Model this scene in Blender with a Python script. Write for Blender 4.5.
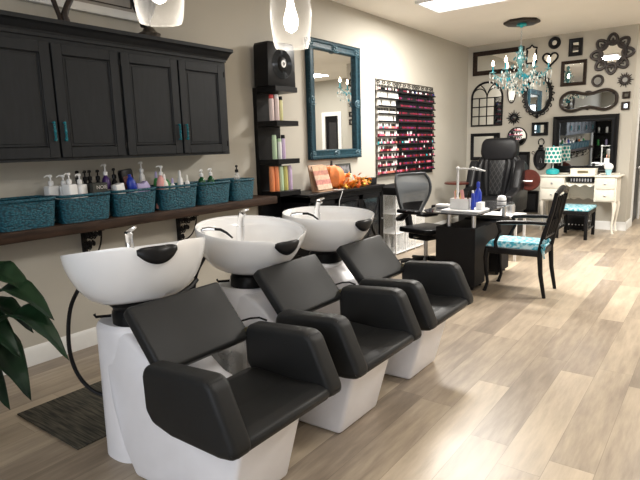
import bpy, bmesh, math, random
from mathutils import Vector, Matrix
PI = math.pi
random.seed(7)
for o in list(bpy.data.objects): bpy.data.objects.remove(o)
SC = bpy.context.scene
COL = SC.collection

# ------------------------------------------------------------------ camera
cam_d = bpy.data.cameras.new('camera'); cam = bpy.data.objects.new('camera', cam_d); COL.objects.link(cam)
YAW, PITCH, ROLL = 0.643295, 0.173393, -0.029172
fw = Vector((-math.sin(YAW)*math.cos(PITCH), math.cos(YAW)*math.cos(PITCH), -math.sin(PITCH)))
rt = Vector((math.cos(YAW), math.sin(YAW), 0)); up = rt.cross(fw)
r2 = rt*math.cos(ROLL) + up*math.sin(ROLL); u2 = -rt*math.sin(ROLL) + up*math.cos(ROLL)
M = Matrix((r2, u2, -fw)).transposed().to_4x4(); M.translation = Vector((3.758, 0, 1.45))
cam.matrix_world = M
cam_d.sensor_width = 36; cam_d.lens = 536.09/640*36; cam_d.clip_start = .05
SC.camera = cam

# ------------------------------------------------------------------ world, lights, exposure
SC.view_settings.view_transform = 'Standard'; SC.view_settings.look = 'None'
SC.view_settings.gamma = 1; SC.view_settings.use_curve_mapping = False
SC.view_settings.exposure = 0.3
w = bpy.data.worlds.new('sky'); SC.world = w; w.use_nodes = True
bg = w.node_tree.nodes['Background']; bg.inputs[0].default_value = (.80, .88, 1, 1); bg.inputs[1].default_value = 1.0

def area(name, loc, size, sizey, power, color, rot=(0, 0, 0)):
    l = bpy.data.lights.new(name, 'AREA'); l.shape = 'RECTANGLE'; l.size = size; l.size_y = sizey
    l.energy = power; l.color = color
    o = bpy.data.objects.new(name, l); COL.objects.link(o); o.location = loc; o.rotation_euler = rot
    return o
TROFFERS_AND_FILLS = [(1.33, 6.38), (4.3, 6.38), (4.3, 2.4), (4.3, -1.2), (1.33, -1.2), (4.3, 10.2)]  # only the first is known; the rest are added to light the room
for i, (x, y) in enumerate(TROFFERS_AND_FILLS):
    area('troffer_and_fill_light', (x, y, 3.045), 1.15, .55, [140, 135, 44, 6, 6, 55][i], (1, .96, .90))
# daylight through the storefront glass behind the camera
area('storefront_daylight', (3.2, -3.3, 1.7), 4.8, 2.2, 80, (.86, .92, 1), (PI/2, 0, 0))

# ------------------------------------------------------------------ materials
def nmat(name):
    m = bpy.data.materials.new(name); m.use_nodes = True
    nt = m.node_tree; b = nt.nodes['Principled BSDF']; return m, nt, b
def mat(name, col, rough=.5, metal=0, var=.06, scale=12, bump=0, bscale=80, coat=0, emit=None, estr=0, trans=0, ior=1.45, alpha=1, stretch=None, spec=None):
    m, nt, b = nmat(name)
    if spec is None and max(col) < .06 and not metal: spec = .22
    if spec is not None: b.inputs['Specular IOR Level'].default_value = spec
    b.inputs['Roughness'].default_value = rough; b.inputs['Metallic'].default_value = metal
    b.inputs['Coat Weight'].default_value = coat
    b.inputs['Transmission Weight'].default_value = trans; b.inputs['IOR'].default_value = ior
    b.inputs['Alpha'].default_value = alpha
    tc = nt.nodes.new('ShaderNodeTexCoord'); mp = nt.nodes.new('ShaderNodeMapping')
    if stretch: mp.inputs['Scale'].default_value = stretch
    nt.links.new(tc.outputs['Object'], mp.inputs['Vector'])
    n = nt.nodes.new('ShaderNodeTexNoise'); n.inputs['Scale'].default_value = scale; n.inputs['Detail'].default_value = 3
    nt.links.new(mp.outputs[0], n.inputs['Vector'])
    r = nt.nodes.new('ShaderNodeValToRGB')
    r.color_ramp.elements[0].position = .3; r.color_ramp.elements[1].position = .7
    r.color_ramp.elements[0].color = (*[c*(1-var) for c in col], 1); r.color_ramp.elements[1].color = (*[min(1, c*(1+var)) for c in col], 1)
    nt.links.new(n.outputs['Fac'], r.inputs[0]); nt.links.new(r.outputs[0], b.inputs['Base Color'])
    if bump:
        n2 = nt.nodes.new('ShaderNodeTexNoise'); n2.inputs['Scale'].default_value = bscale
        nt.links.new(mp.outputs[0], n2.inputs['Vector'])
        bp = nt.nodes.new('ShaderNodeBump'); bp.inputs['Strength'].default_value = bump; bp.inputs['Distance'].default_value = .004
        nt.links.new(n2.outputs['Fac'], bp.inputs['Height']); nt.links.new(bp.outputs[0], b.inputs['Normal'])
    if emit: b.inputs['Emission Color'].default_value = (*emit, 1); b.inputs['Emission Strength'].default_value = estr
    return m
K = {}
K['wall'] = mat('wall_paint', (.47, .443, .385), .85, var=.02, scale=2, bump=.1, bscale=200)
K['wall_back'] = mat('wall_paint_taupe', (.47, .443, .385), .85, var=.02, scale=2, bump=.1, bscale=200)
K['ceiling'] = mat('ceiling_paint', (.90, .865, .80), .9, var=.02, scale=2)
K['trim'] = mat('white_trim', (.80, .80, .78), .45, var=.02)
K['cab'] = mat('charcoal_cabinet', (.017, .019, .022), .45, var=.15, scale=6, stretch=(1, 6, 1))
K['black'] = mat('black_lacquer', (.007, .007, .008), .35, var=.1)
K['blackmatte'] = mat('black_matte', (.008, .008, .009), .6, var=.1)
K['leather'] = mat('black_leather', (.017, .0175, .018), .45, var=.05, bump=.12, bscale=400)
K['leather_dark'] = mat('dark_leather', (.010, .010, .011), .35, var=.1, bump=.2, bscale=250)
K['gloss'] = mat('white_ceramic', (.92, .92, .925), .12, var=.01, coat=.5)
K['plastic'] = mat('white_fibreglass', (.88, .87, .90), .3, var=.02)
K['rubber'] = mat('black_rubber', (.01, .01, .011), .3, var=.05)
K['chrome'] = mat('chrome', (.85, .86, .88), .12, 1, var=.02)
K['steel'] = mat('brushed_steel', (.6, .6, .61), .35, 1, var=.05)
K['brass'] = mat('brass', (.5, .42, .25), .3, 1, var=.05)
K['turq'] = mat('turquoise_paint', (.03, .42, .45), .35, var=.15, scale=60)
K['turqmetal'] = mat('turquoise_glass', (.01, .16, .20), .2, var=.2, scale=50)
K['walnut'] = mat('dark_stained_wood', (.036, .020, .013), .6, var=.5, scale=7, stretch=(8, .8, 8), bump=.2)
K['iron'] = mat('wrought_iron', (.012, .011, .011), .5, 0, var=.2)
K['white'] = mat('white_plastic', (.82, .82, .82), .35, var=.02)
K['cream'] = mat('cream_paint', (.80, .76, .66), .4, var=.04)
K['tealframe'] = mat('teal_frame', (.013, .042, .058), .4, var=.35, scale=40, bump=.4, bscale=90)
K['tealframe_pale'] = mat('teal_frame_pale', (.06, .13, .165), .4, var=.4, scale=60)  # paler teal for the carved ornaments
K['mirror'] = mat('mirror_glass', (.88, .9, .9), .015, 1, var=.003)
K['bronze'] = mat('dark_bronze', (.03, .022, .018), .4, .3, var=.4, scale=30, bump=.3, bscale=80)
K['brownframe'] = mat('brown_wood_frame', (.022, .013, .009), .45, var=.3, scale=30)
K['glass'] = mat('clear_glass', (1, 1, 1), .02, trans=1, ior=1.3, var=0)
K['darkglass'] = mat('tinted_glass', (.03, .03, .032), .05, var=.05, coat=.5)
K['bulb'] = mat('lit_bulb', (1, .9, .7), .4, emit=(1, .95, .86), estr=6)
K['flame'] = mat('lit_candle_bulb', (1, .8, .5), .4, emit=(1, .80, .55), estr=16)
K['diffuser'] = mat('lit_diffuser', (1, 1, 1), .4, emit=(1, .98, .94), estr=2.2)
K['leaf'] = mat('plant_leaf', (.010, .028, .012), .35, var=.5, scale=9)
K['stem'] = mat('plant_stem', (.03, .06, .02), .5)
K['orange'] = mat('orange_pumpkin', (.75, .22, .06), .45, var=.2)
K['paper'] = mat('paper', (.8, .78, .72), .7)
K['redwood'] = mat('red_mahogany', (.085, .020, .014), .35, var=.2)
K['bag'] = mat('clear_bin_liner', (.85, .87, .88), .3, alpha=.28, var=.05)
K['mesh'] = mat('grey_chair_mesh', (.075, .082, .088), .6, var=.2, scale=300, alpha=.9)
K['acryl'] = mat('clear_acrylic', (.9, .92, .92), .1, alpha=.25)
K['blue'] = mat('blue_plastic', (.01, .035, .35), .3)
K['purple'] = mat('purple_plastic', (.06, .025, .14), .3)
K['lav'] = mat('lavender_plastic', (.42, .37, .62), .4)
K['pink'] = mat('pink_plastic', (.75, .36, .34), .4)
K['green'] = mat('green_plastic', (.05, .32, .08), .35)
K['dgreen'] = mat('dark_green_plastic', (.01, .085, .025), .25)
K['greybox'] = mat('grey_packaging', (.055, .058, .052), .6)
K['candle'] = mat('cream_wax', (.85, .72, .50), .6, emit=(1, .7, .4), estr=.05)
K['terracotta'] = mat('clay', (.05, .03, .02), .6)
K['skyblue'] = mat('pale_blue_glass', (.35, .65, .72), .2)

def shaded(name, build):   # custom node material
    m, nt, b = nmat(name); build(nt, b); return m
def N(nt, t, **k):
    n = nt.nodes.new(t)
    for a, v in k.items(): setattr(n, a, v)
    return n
def math_(nt, op, a, b=None, c=None):
    n = N(nt, 'ShaderNodeMath', operation=op)
    for i, v in enumerate((a, b, c)):
        if v is None: continue
        if isinstance(v, (int, float)): n.inputs[i].default_value = v
        else: nt.links.new(v, n.inputs[i])
    return n.outputs[0]
def floor_b(nt, b):
    L = nt.links.new
    tc = N(nt, 'ShaderNodeTexCoord'); s = N(nt, 'ShaderNodeSeparateXYZ'); L(tc.outputs['Object'], s.inputs[0])
    W, LEN = .19, 1.22
    u = math_(nt, 'DIVIDE', s.outputs[0], W); row = math_(nt, 'FLOOR', u)
    wn = N(nt, 'ShaderNodeTexWhiteNoise', noise_dimensions='1D'); L(row, wn.inputs['W'])
    v = math_(nt, 'ADD', math_(nt, 'DIVIDE', s.outputs[1], LEN), math_(nt, 'MULTIPLY', wn.outputs[0], 7.3))
    idx = math_(nt, 'FLOOR', v)
    cb = N(nt, 'ShaderNodeCombineXYZ'); L(row, cb.inputs[0]); L(idx, cb.inputs[1])
    w2 = N(nt, 'ShaderNodeTexWhiteNoise', noise_dimensions='2D'); L(cb.outputs[0], w2.inputs['Vector'])
    # grain, stretched along the plank and shifted for each plank
    cg = N(nt, 'ShaderNodeCombineXYZ')
    L(math_(nt, 'MULTIPLY', s.outputs[0], 14), cg.inputs[0]); L(math_(nt, 'MULTIPLY', s.outputs[1], 1.6), cg.inputs[1])
    L(math_(nt, 'MULTIPLY', w2.outputs[0], 40), cg.inputs[2])
    g = N(nt, 'ShaderNodeTexNoise'); g.inputs['Scale'].default_value = 1.6; g.inputs['Detail'].default_value = 6; g.inputs['Roughness'].default_value = .65
    L(cg.outputs[0], g.inputs['Vector'])
    cg2 = N(nt, 'ShaderNodeCombineXYZ')
    L(math_(nt, 'MULTIPLY', s.outputs[0], 3), cg2.inputs[0]); L(math_(nt, 'MULTIPLY', s.outputs[1], 1.2), cg2.inputs[1]); L(math_(nt, 'MULTIPLY', w2.outputs[0], 20), cg2.inputs[2])
    g2 = N(nt, 'ShaderNodeTexNoise'); g2.inputs['Scale'].default_value = 1.5; L(cg2.outputs[0], g2.inputs['Vector'])
    f = math_(nt, 'ADD', math_(nt, 'MULTIPLY', w2.outputs[0], .34), math_(nt, 'MULTIPLY', g.outputs['Fac'], .62))
    f = math_(nt, 'ADD', f, math_(nt, 'MULTIPLY', g2.outputs['Fac'], .30))
    r = N(nt, 'ShaderNodeValToRGB'); e = r.color_ramp.elements
    e[0].position = .30; e[0].color = (.17, .135, .10, 1); e[1].position = .92; e[1].color = (.56, .46, .34, 1)
    k = r.color_ramp.elements.new(.5); k.color = (.27, .215, .162, 1)
    k = r.color_ramp.elements.new(.68); k.color = (.40, .325, .24, 1)
    L(f, r.inputs[0])
    fu = math_(nt, 'FRACT', u); fv = math_(nt, 'FRACT', v)
    du = math_(nt, 'MULTIPLY', math_(nt, 'MINIMUM', fu, math_(nt, 'SUBTRACT', 1, fu)), W)
    dv = math_(nt, 'MULTIPLY', math_(nt, 'MINIMUM', fv, math_(nt, 'SUBTRACT', 1, fv)), LEN)
    d = math_(nt, 'MINIMUM', du, dv); seam = math_(nt, 'LESS_THAN', d, .0013)
    mx = N(nt, 'ShaderNodeMix', data_type='RGBA'); L(math_(nt, 'MULTIPLY', seam, .5), mx.inputs['Factor']); L(r.outputs[0], mx.inputs['A']); mx.inputs['B'].default_value = (.10, .075, .055, 1)
    L(mx.outputs['Result'], b.inputs['Base Color']); b.inputs['Roughness'].default_value = .33
    bp = N(nt, 'ShaderNodeBump'); bp.inputs['Strength'].default_value = .15; bp.inputs['Distance'].default_value = .003
    L(g.outputs['Fac'], bp.inputs['Height']); L(bp.outputs[0], b.inputs['Normal'])
K['floor'] = shaded('vinyl_plank_floor', floor_b)
def basket_b(nt, b):
    L = nt.links.new
    tc = N(nt, 'ShaderNodeTexCoord'); mp = N(nt, 'ShaderNodeMapping'); mp.inputs['Scale'].default_value = (60, 60, 95); L(tc.outputs['Object'], mp.inputs[0])
    v = N(nt, 'ShaderNodeTexVoronoi'); v.inputs['Scale'].default_value = 1; L(mp.outputs[0], v.inputs['Vector'])
    n = N(nt, 'ShaderNodeTexNoise'); n.inputs['Scale'].default_value = 25; L(tc.outputs['Object'], n.inputs['Vector'])
    r = N(nt, 'ShaderNodeValToRGB'); r.color_ramp.elements[0].color = (.010, .125, .18, 1); r.color_ramp.elements[1].color = (.004, .042, .064, 1)
    r.color_ramp.elements[0].position = .15; r.color_ramp.elements[1].position = .75
    L(v.outputs['Distance'], r.inputs[0]); L(r.outputs[0], b.inputs['Base Color']); b.inputs['Roughness'].default_value = .6
    bp = N(nt, 'ShaderNodeBump'); bp.inputs['Strength'].default_value = .9; bp.inputs['Distance'].default_value = .006; bp.invert = True
    L(v.outputs['Distance'], bp.inputs['Height']); L(bp.outputs[0], b.inputs['Normal'])
K['chand'] = mat('patinated_metal', (.10, .24, .25), .35, .3, var=.4, scale=60)
K['lampgrey'] = mat('pale_grey_enamel', (.55, .55, .54), .4)
K['basket'] = shaded('woven_teal', basket_b)
def mat_b(nt, b):
    L = nt.links.new
    tc = N(nt, 'ShaderNodeTexCoord'); mp = N(nt, 'ShaderNodeMapping'); mp.inputs['Scale'].default_value = (4, 60, 1); L(tc.outputs['Object'], mp.inputs[0])
    n = N(nt, 'ShaderNodeTexNoise'); n.inputs['Scale'].default_value = 1.6; n.inputs['Detail'].default_value = 3; L(mp.outputs[0], n.inputs['Vector'])
    r = N(nt, 'ShaderNodeValToRGB'); e = r.color_ramp.elements; e[0].position = .38; e[0].color = (.018, .017, .013, 1); e[1].position = .66; e[1].color = (.105, .093, .064, 1)
    L(n.outputs['Fac'], r.inputs[0]); L(r.outputs[0], b.inputs['Base Color']); b.inputs['Roughness'].default_value = .85
K['mat'] = shaded('striped_mat', mat_b)
def fabric_b(nt, b):
    L = nt.links.new
    tc = N(nt, 'ShaderNodeTexCoord'); n = N(nt, 'ShaderNodeTexNoise'); n.inputs['Scale'].default_value = 30; n.inputs['Detail'].default_value = 4; L(tc.outputs['Object'], n.inputs['Vector'])
    r = N(nt, 'ShaderNodeValToRGB'); e = r.color_ramp.elements; e[0].position = .42; e[0].color = (.03, .33, .45, 1); e[1].position = .58; e[1].color = (.50, .68, .72, 1)
    L(n.outputs['Fac'], r.inputs[0]); L(r.outputs[0], b.inputs['Base Color']); b.inputs['Roughness'].default_value = .8
K['fabric'] = shaded('turquoise_damask', fabric_b)
def shade_b(nt, b):
    L = nt.links.new
    tc = N(nt, 'ShaderNodeTexCoord'); s = N(nt, 'ShaderNodeSeparateXYZ'); L(tc.outputs['Object'], s.inputs[0])
    ang = math_(nt, 'ARCTAN2', s.outputs[1], s.outputs[0])
    u = math_(nt, 'MULTIPLY', ang, 12/(2*PI)); v = math_(nt, 'DIVIDE', s.outputs[2], .062)
    row = math_(nt, 'FLOOR', v); off = math_(nt, 'MULTIPLY', math_(nt, 'MODULO', row, 2), .5)
    fu = math_(nt, 'SUBTRACT', math_(nt, 'FRACT', math_(nt, 'ADD', math_(nt, 'ADD', u, 20), off)), .5); fv = math_(nt, 'SUBTRACT', math_(nt, 'FRACT', v), .5)
    d = math_(nt, 'SQRT', math_(nt, 'ADD', math_(nt, 'MULTIPLY', fu, fu), math_(nt, 'MULTIPLY', fv, fv)))
    m = math_(nt, 'LESS_THAN', d, .39)
    mx = N(nt, 'ShaderNodeMix', data_type='RGBA'); L(m, mx.inputs['Factor']); mx.inputs['A'].default_value = (.78, .80, .76, 1); mx.inputs['B'].default_value = (.0, .27, .25, 1)
    L(mx.outputs['Result'], b.inputs['Base Color']); b.inputs['Roughness'].default_value = .8
K['shade'] = shaded('dotted_shade', shade_b)
def pglass_b(nt, b):   # seeded thin pendant glass: clear in the middle, whiter towards the rim
    L = nt.links.new
    b.inputs['Base Color'].default_value = (.9, .9, .9, 1); b.inputs['Roughness'].default_value = .2
    tc = N(nt, 'ShaderNodeTexCoord'); v = N(nt, 'ShaderNodeTexVoronoi'); v.inputs['Scale'].default_value = 110; L(tc.outputs['Object'], v.inputs['Vector'])
    lw = N(nt, 'ShaderNodeLayerWeight'); lw.inputs['Blend'].default_value = .35
    seed = math_(nt, 'MULTIPLY', math_(nt, 'LESS_THAN', v.outputs['Distance'], .22), .05)
    f = math_(nt, 'ADD', math_(nt, 'MULTIPLY', math_(nt, 'POWER', lw.outputs['Facing'], 2.0), .22), math_(nt, 'ADD', seed, .012))
    tr = N(nt, 'ShaderNodeBsdfTransparent'); mx = N(nt, 'ShaderNodeMixShader'); out = nt.nodes['Material Output']
    L(f, mx.inputs[0]); L(tr.outputs[0], mx.inputs[1]); L(b.outputs[0], mx.inputs[2]); L(mx.outputs[0], out.inputs['Surface'])
K['pglass'] = shaded('seeded_glass', pglass_b)
def quilt_b(nt, b):
    L = nt.links.new
    tc = N(nt, 'ShaderNodeTexCoord'); s = N(nt, 'ShaderNodeSeparateXYZ'); L(tc.outputs['Object'], s.inputs[0])
    a = math_(nt, 'MULTIPLY', math_(nt, 'ADD', s.outputs[0], math_(nt, 'MULTIPLY', s.outputs[2], .6)), 14)
    c = math_(nt, 'MULTIPLY', math_(nt, 'SUBTRACT', s.outputs[0], math_(nt, 'MULTIPLY', s.outputs[2], .6)), 14)
    fa = math_(nt, 'ABSOLUTE', math_(nt, 'SUBTRACT', math_(nt, 'FRACT', a), .5)); fc = math_(nt, 'ABSOLUTE', math_(nt, 'SUBTRACT', math_(nt, 'FRACT', c), .5))
    m = math_(nt, 'GREATER_THAN', math_(nt, 'MAXIMUM', fa, fc), .43)
    mx = N(nt, 'ShaderNodeMix', data_type='RGBA'); L(m, mx.inputs['Factor']); mx.inputs['A'].default_value = (.010, .010, .011, 1); mx.inputs['B'].default_value = (.045, .045, .045, 1)
    L(mx.outputs['Result'], b.inputs['Base Color']); b.inputs['Roughness'].default_value = .38; b.inputs['Specular IOR Level'].default_value = .3
K['quilt'] = shaded('quilted_leather', quilt_b)

# ------------------------------------------------------------------ mesh builder
class MB:
    def __init__(s): s.bm = bmesh.new(); s.mi = 0; s.T = Matrix()
    def _add(s, verts, faces):
        vs = [s.bm.verts.new(s.T @ Vector(v)) for v in verts]
        for f in faces:
            try: fc = s.bm.faces.new([vs[i] for i in f]); fc.material_index = s.mi
            except ValueError: pass
        return vs
    def _merge(s, b2):
        b2.verts.index_update()
        s._add([v.co.copy() for v in b2.verts], [[v.index for v in f.verts] for f in b2.faces]); b2.free()
    def box(s, x0, x1, y0, y1, z0, z1, bev=0, seg=2):
        vs = [(x, y, z) for x in (x0, x1) for y in (y0, y1) for z in (z0, z1)]
        fs = [(0, 1, 3, 2), (4, 6, 7, 5), (0, 4, 5, 1), (2, 3, 7, 6), (0, 2, 6, 4), (1, 5, 7, 3)]
        if not bev: s._add(vs, fs)
        else:
            b = bmesh.new(); q = [b.verts.new(v) for v in vs]; [b.faces.new([q[i] for i in f]) for f in fs]
            bmesh.ops.bevel(b, geom=list(b.edges), offset=bev, segments=seg, profile=.5, affect='EDGES'); s._merge(b)
        return s
    def prism(s, poly, axis, a, b, bev=0, seg=2, taper=None):
        """poly of 2D points; axis 'y': points are (x,z); 'x': (y,z); 'z': (x,y)."""
        def P(p, d):
            return {'y': (p[0], d, p[1]), 'x': (d, p[0], p[1]), 'z': (p[0], p[1], d)}[axis]
        n = len(poly); vs = [P(p, a) for p in poly] + [P(p, b) for p in poly]
        fs = [list(range(n)), list(range(2*n-1, n-1, -1))] + [(i, (i+1) % n + 0, (i+1) % n + n, i+n) for i in range(n)]
        t = bmesh.new(); q = [t.verts.new(v) for v in vs]; [t.faces.new([q[i] for i in f]) for f in fs]
        bmesh.ops.recalc_face_normals(t, faces=list(t.faces))
        if taper:
            for v in t.verts: v.co = Vector(taper(v.co))
        if bev: bmesh.ops.bevel(t, geom=list(t.edges), offset=bev, segments=seg, profile=.5, affect='EDGES')
        s._merge(t); return s
    def grid(s, f, nu, nv, closeu=False, closev=False, capu=False, capv=False):
        vs = [f(i/(nu if closeu else nu-1), j/(nv if closev else nv-1)) for i in range(nu) for j in range(nv)]
        fs = []
        for i in range(nu if closeu else nu-1):
            for j in range(nv if closev else nv-1):
                a = i*nv+j; b = ((i+1) % nu)*nv+j; c = ((i+1) % nu)*nv+(j+1) % nv; d = i*nv+(j+1) % nv
                fs.append((a, b, c, d))
        if capv: fs += [[i*nv for i in range(nu)], [i*nv+nv-1 for i in range(nu)]]
        if capu: fs += [[j for j in range(nv)], [(nu-1)*nv+j for j in range(nv)]]
        s._add(vs, fs); return s
    def lathe(s, prof, c=(0, 0, 0), n=24, sx=1, sy=1, axis='z', closed=False):
        prof = [(max(r, 1e-4), z) for r, z in prof]
        def f(u, v):
            j = round(v*(len(prof)-1)); r, z = prof[j]; a = u*2*PI
            p = (r*math.cos(a)*sx, r*math.sin(a)*sy, z)
            if axis == 'x': p = (z, p[0], p[1])
            if axis == 'y': p = (p[0], z, p[1])
            return (c[0]+p[0], c[1]+p[1], c[2]+p[2])
        s.grid(f, n, len(prof), closeu=True, closev=False, capv=not closed)
        if closed: prof = [prof[-1], prof[0]]; s.grid(f, n, 2, closeu=True)
        return s
    def tube(s, pts, r, n=8, closed=False, flat=None):
        pts = [Vector(p) for p in pts]; m = len(pts); rr = r if isinstance(r, (list, tuple)) else [r]*m
        tang = []
        for i in range(m):
            a = pts[(i-1) % m] if (closed or i) else pts[0]; b = pts[(i+1) % m] if (closed or i < m-1) else pts[-1]
            tang.append((b-a).normalized() if (b-a).length > 1e-9 else Vector((0, 0, 1)))
        ref = Vector((0, 0, 1)) if abs(tang[0].z) < .9 else Vector((1, 0, 0))
        nrm = (ref - tang[0]*ref.dot(tang[0])).normalized(); rings = []
        for i in range(m):
            nrm = (nrm - tang[i]*nrm.dot(tang[i])).normalized(); bn = tang[i].cross(nrm)
            rings.append([pts[i] + nrm*math.cos(2*PI*k/n)*rr[i]*(flat[0] if flat else 1) + bn*math.sin(2*PI*k/n)*rr[i]*(flat[1] if flat else 1) for k in range(n)])
        vs = [v for g in rings for v in g]; fs = []
        for i in range(m if closed else m-1):
            for k in range(n):
                fs.append((i*n+k, i*n+(k+1) % n, ((i+1) % m)*n+(k+1) % n, ((i+1) % m)*n+k))
        if not closed: fs += [list(range(n))[::-1], [(m-1)*n+k for k in range(n)]]
        s._add(vs, fs); return s
    def cyl(s, p0, p1, r, n=16, r1=None): return s.tube([p0, p1], [r, r if r1 is None else r1], n)
    def ball(s, c, r, n=14, sx=1, sy=1, sz=1):
        m = 9; s.lathe([(r*math.sin(PI*i/m), -r*sz*math.cos(PI*i/m)) for i in range(m+1)], c, n, sx, sy); return s
    def build(s, name, m, parent=None, loc=None, ang=38, sub=0, smooth=True):
        bm = s.bm
        bmesh.ops.recalc_face_normals(bm, faces=list(bm.faces))
        for f in bm.faces: f.smooth = smooth
        for e in bm.edges:
            if len(e.link_faces) == 2 and e.calc_face_angle(0) > math.radians(ang): e.smooth = False
        me = bpy.data.meshes.new(name); bm.to_mesh(me); bm.free()
        for x in (m if isinstance(m, (list, tuple)) else [m]): me.materials.append(x)
        o = bpy.data.objects.new(name, me); COL.objects.link(o)
        if parent is not None: o.parent = parent
        if loc: o.location = loc
        if sub:
            md = o.modifiers.new('sub', 'SUBSURF'); md.levels = sub; md.render_levels = sub
        return o
def curve(P, k=6):   # Catmull-Rom through the points
    P = [Vector(p) for p in P]; Q = [2*P[0]-P[1]]+P+[2*P[-1]-P[-2]]; out = []
    for i in range(1, len(Q)-2):
        for j in range(k):
            t = j/k; a, b, c, d = Q[i-1:i+3]
            out.append(.5*((2*b)+(c-a)*t+(2*a-5*b+4*c-d)*t*t+(3*b-a-3*c+d)*t**3))
    return out+[P[-1]]
def tag(o, label=None, cat=None, group=None, kind=None):
    if label: o['label'] = label
    if cat: o['category'] = cat
    if group: o['group'] = group
    if kind: o['kind'] = kind
    return o
def thing(name, label, cat, loc=(0, 0, 0), rz=0, group=None):
    o = bpy.data.objects.new(name, None); COL.objects.link(o); o.location = loc; o.rotation_euler = (0, 0, rz)
    return tag(o, label, cat, group)
def struct(name, mb, m, label=None):
    o = mb.build(name, m); o['kind'] = 'structure'
    if label: o['label'] = label
    return o
def dup(root, loc, rz=None, label=None, group=None):
    c = root.copy(); COL.objects.link(c); c.location = loc
    if rz is not None: c.rotation_euler = (0, 0, rz)
    if label: c['label'] = label
    if group: c['group'] = group
    for ch in list(root.children):
        d = ch.copy(); COL.objects.link(d); d.parent = c
        for g in list(ch.children):
            e = g.copy(); COL.objects.link(e); e.parent = d
    return c

# ------------------------------------------------------------------ room shell
H = 3.093; YB = 9.54; XR = 6.4; YN = -3.5; YF = 11.5; XC = 2.61
struct('floor', MB().box(-.1, XR+.1, YN-.1, YF+.1, -.1, 0), K['floor'])
struct('ceiling', MB().box(-.1, XR+.1, YN-.1, YF+.1, H, H+.1), K['ceiling'])
struct('wall_left', MB().box(-.1, 0, YN, YF+.1, 0, H), K['wall'])
struct('wall_back', MB().box(0, XC, YB, YB+.12, 0, H), K['wall_back'])
# return wall with a door opening
b = MB().box(XC-.12, XC, YB+.12, 10.16, 0, H); b.box(XC-.12, XC, 11.06, YF, 0, H); b.box(XC-.12, XC, 10.16, 11.06, 2.1, H)
struct('wall_return', b, K['wall_back'])
b = MB(); b.box(XC-.12, 4.2, YF, YF+.1, 0, H); b.box(4.61, XR, YF, YF+.1, 0, H); b.box(4.2, 4.61, YF, YF+.1, 2.2, H)
struct('wall_far', b, K['wall'])
struct('wall_right', MB().box(XR, XR+.1, YN, YF+.1, 0, H), K['wall'])
b = MB(); b.box(0, .6, YN-.1, YN, 0, H); b.box(5.8, XR, YN-.1, YN, 0, H); b.box(.6, 5.8, YN-.1, YN, 0, .45); b.box(.6, 5.8, YN-.1, YN, 2.85, H)
struct('wall_front', b, K['wall'])
b = MB()
for x in (.6, 2.33, 4.06, 5.74): b.box(x, x+.06, YN-.08, YN-.02, .45, 2.85)
b.box(.66, 5.74, YN-.078, YN-.022, .45, .51); b.box(.66, 5.74, YN-.078, YN-.022, 2.79, 2.85)
wf = struct('window_1', b, K['black'])
MB().box(.66, 5.74, YN-.055, YN-.045, .5, 2.8).build('pane', K['glass'], wf)
BP = [(0, 0), (.016, 0), (.016, .105), (.010, .125), (.005, .135), (0, .135)]
struct('baseboard_left', MB().prism([(p[0], p[1]) for p in BP], 'y', YN, YB-.001), K['trim'])
struct('baseboard_back', MB().prism([(YB-p[0], p[1]) for p in BP], 'x', .016, XC+.016), K['trim'])
struct('baseboard_return', MB().prism([(XC+p[0], p[1]) for p in BP], 'y', YB-.015, 10.08), K['trim'])
struct('baseboard_far', MB().prism([(YF-p[0], p[1]) for p in BP], 'x', XC, 4.1), K['trim'])
b = MB(); b.box(XC, XC+.02, 10.08, 10.17, 0, 2.19); b.box(XC, XC+.02, 11.05, 11.14, 0, 2.19); b.box(XC, XC+.02, 10.17, 11.05, 2.1, 2.19)
b.box(XC-.12, XC, 10.15, 10.17, 0, 2.1)
struct('trim_1', b, K['trim'])
b = MB(); b.box(XC-.06, XC-.02, 10.17, 11.06, .01, 2.09)
d1 = struct('door_1', b, K['black'])
MB().cyl((XC-.02, 10.25, .95), (XC+.04, 10.25, .95), .012).ball((XC+.055, 10.25, .95), .028).build('door_handle', K['steel'], d1)
b = MB(); b.box(4.10, 4.20, YF-.02, YF, 0, 2.3); b.box(4.61, 4.71, YF-.02, YF, 0, 2.3); b.box(4.20, 4.61, YF-.02, YF, 2.2, 2.3)
struct('trim_2', b, K['trim'])
d2 = struct('door_2', MB().box(4.2, 4.28, YF+.02, YF+.06, .01, 2.2).box(4.53, 4.61, YF+.02, YF+.06, .01, 2.2).box(4.28, 4.53, YF+.02, YF+.06, .01, .25).box(4.28, 4.53, YF+.02, YF+.06, 2.05, 2.2), K['black'])
MB().box(4.28, 4.53, YF+.035, YF+.045, .25, 2.05).build('pane', K['darkglass'], d2)

# ceiling troffers: the first is known, the second is added
def troffer(x, y, label):
    t = thing('ceiling_light', label, 'ceiling light', (x, y, H-.03), 0, 'fluorescent ceiling panels')
    b = MB()
    for sx in (-1, 1): b.box(sx*.61-.012, sx*.61+.012, -.315, .315, 0, .03)
    for sy in (-1, 1): b.box(-.61, .61, sy*.305-.012, sy*.305+.012, 0, .03)
    b.box(-.598, .598, -.004, .004, 0, .012)
    b.build('frame', K['trim'], t)
    MB().box(-.598, .598, -.293, .293, .018, .029).build('diffuser', K['diffuser'], t)
troffer(*TROFFERS_AND_FILLS[0], 'bright rectangular light panel set in the white ceiling ahead of the chandelier')
troffer(*TROFFERS_AND_FILLS[1], 'second ceiling light panel added on the right, reflected in the tall teal mirror')

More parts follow.
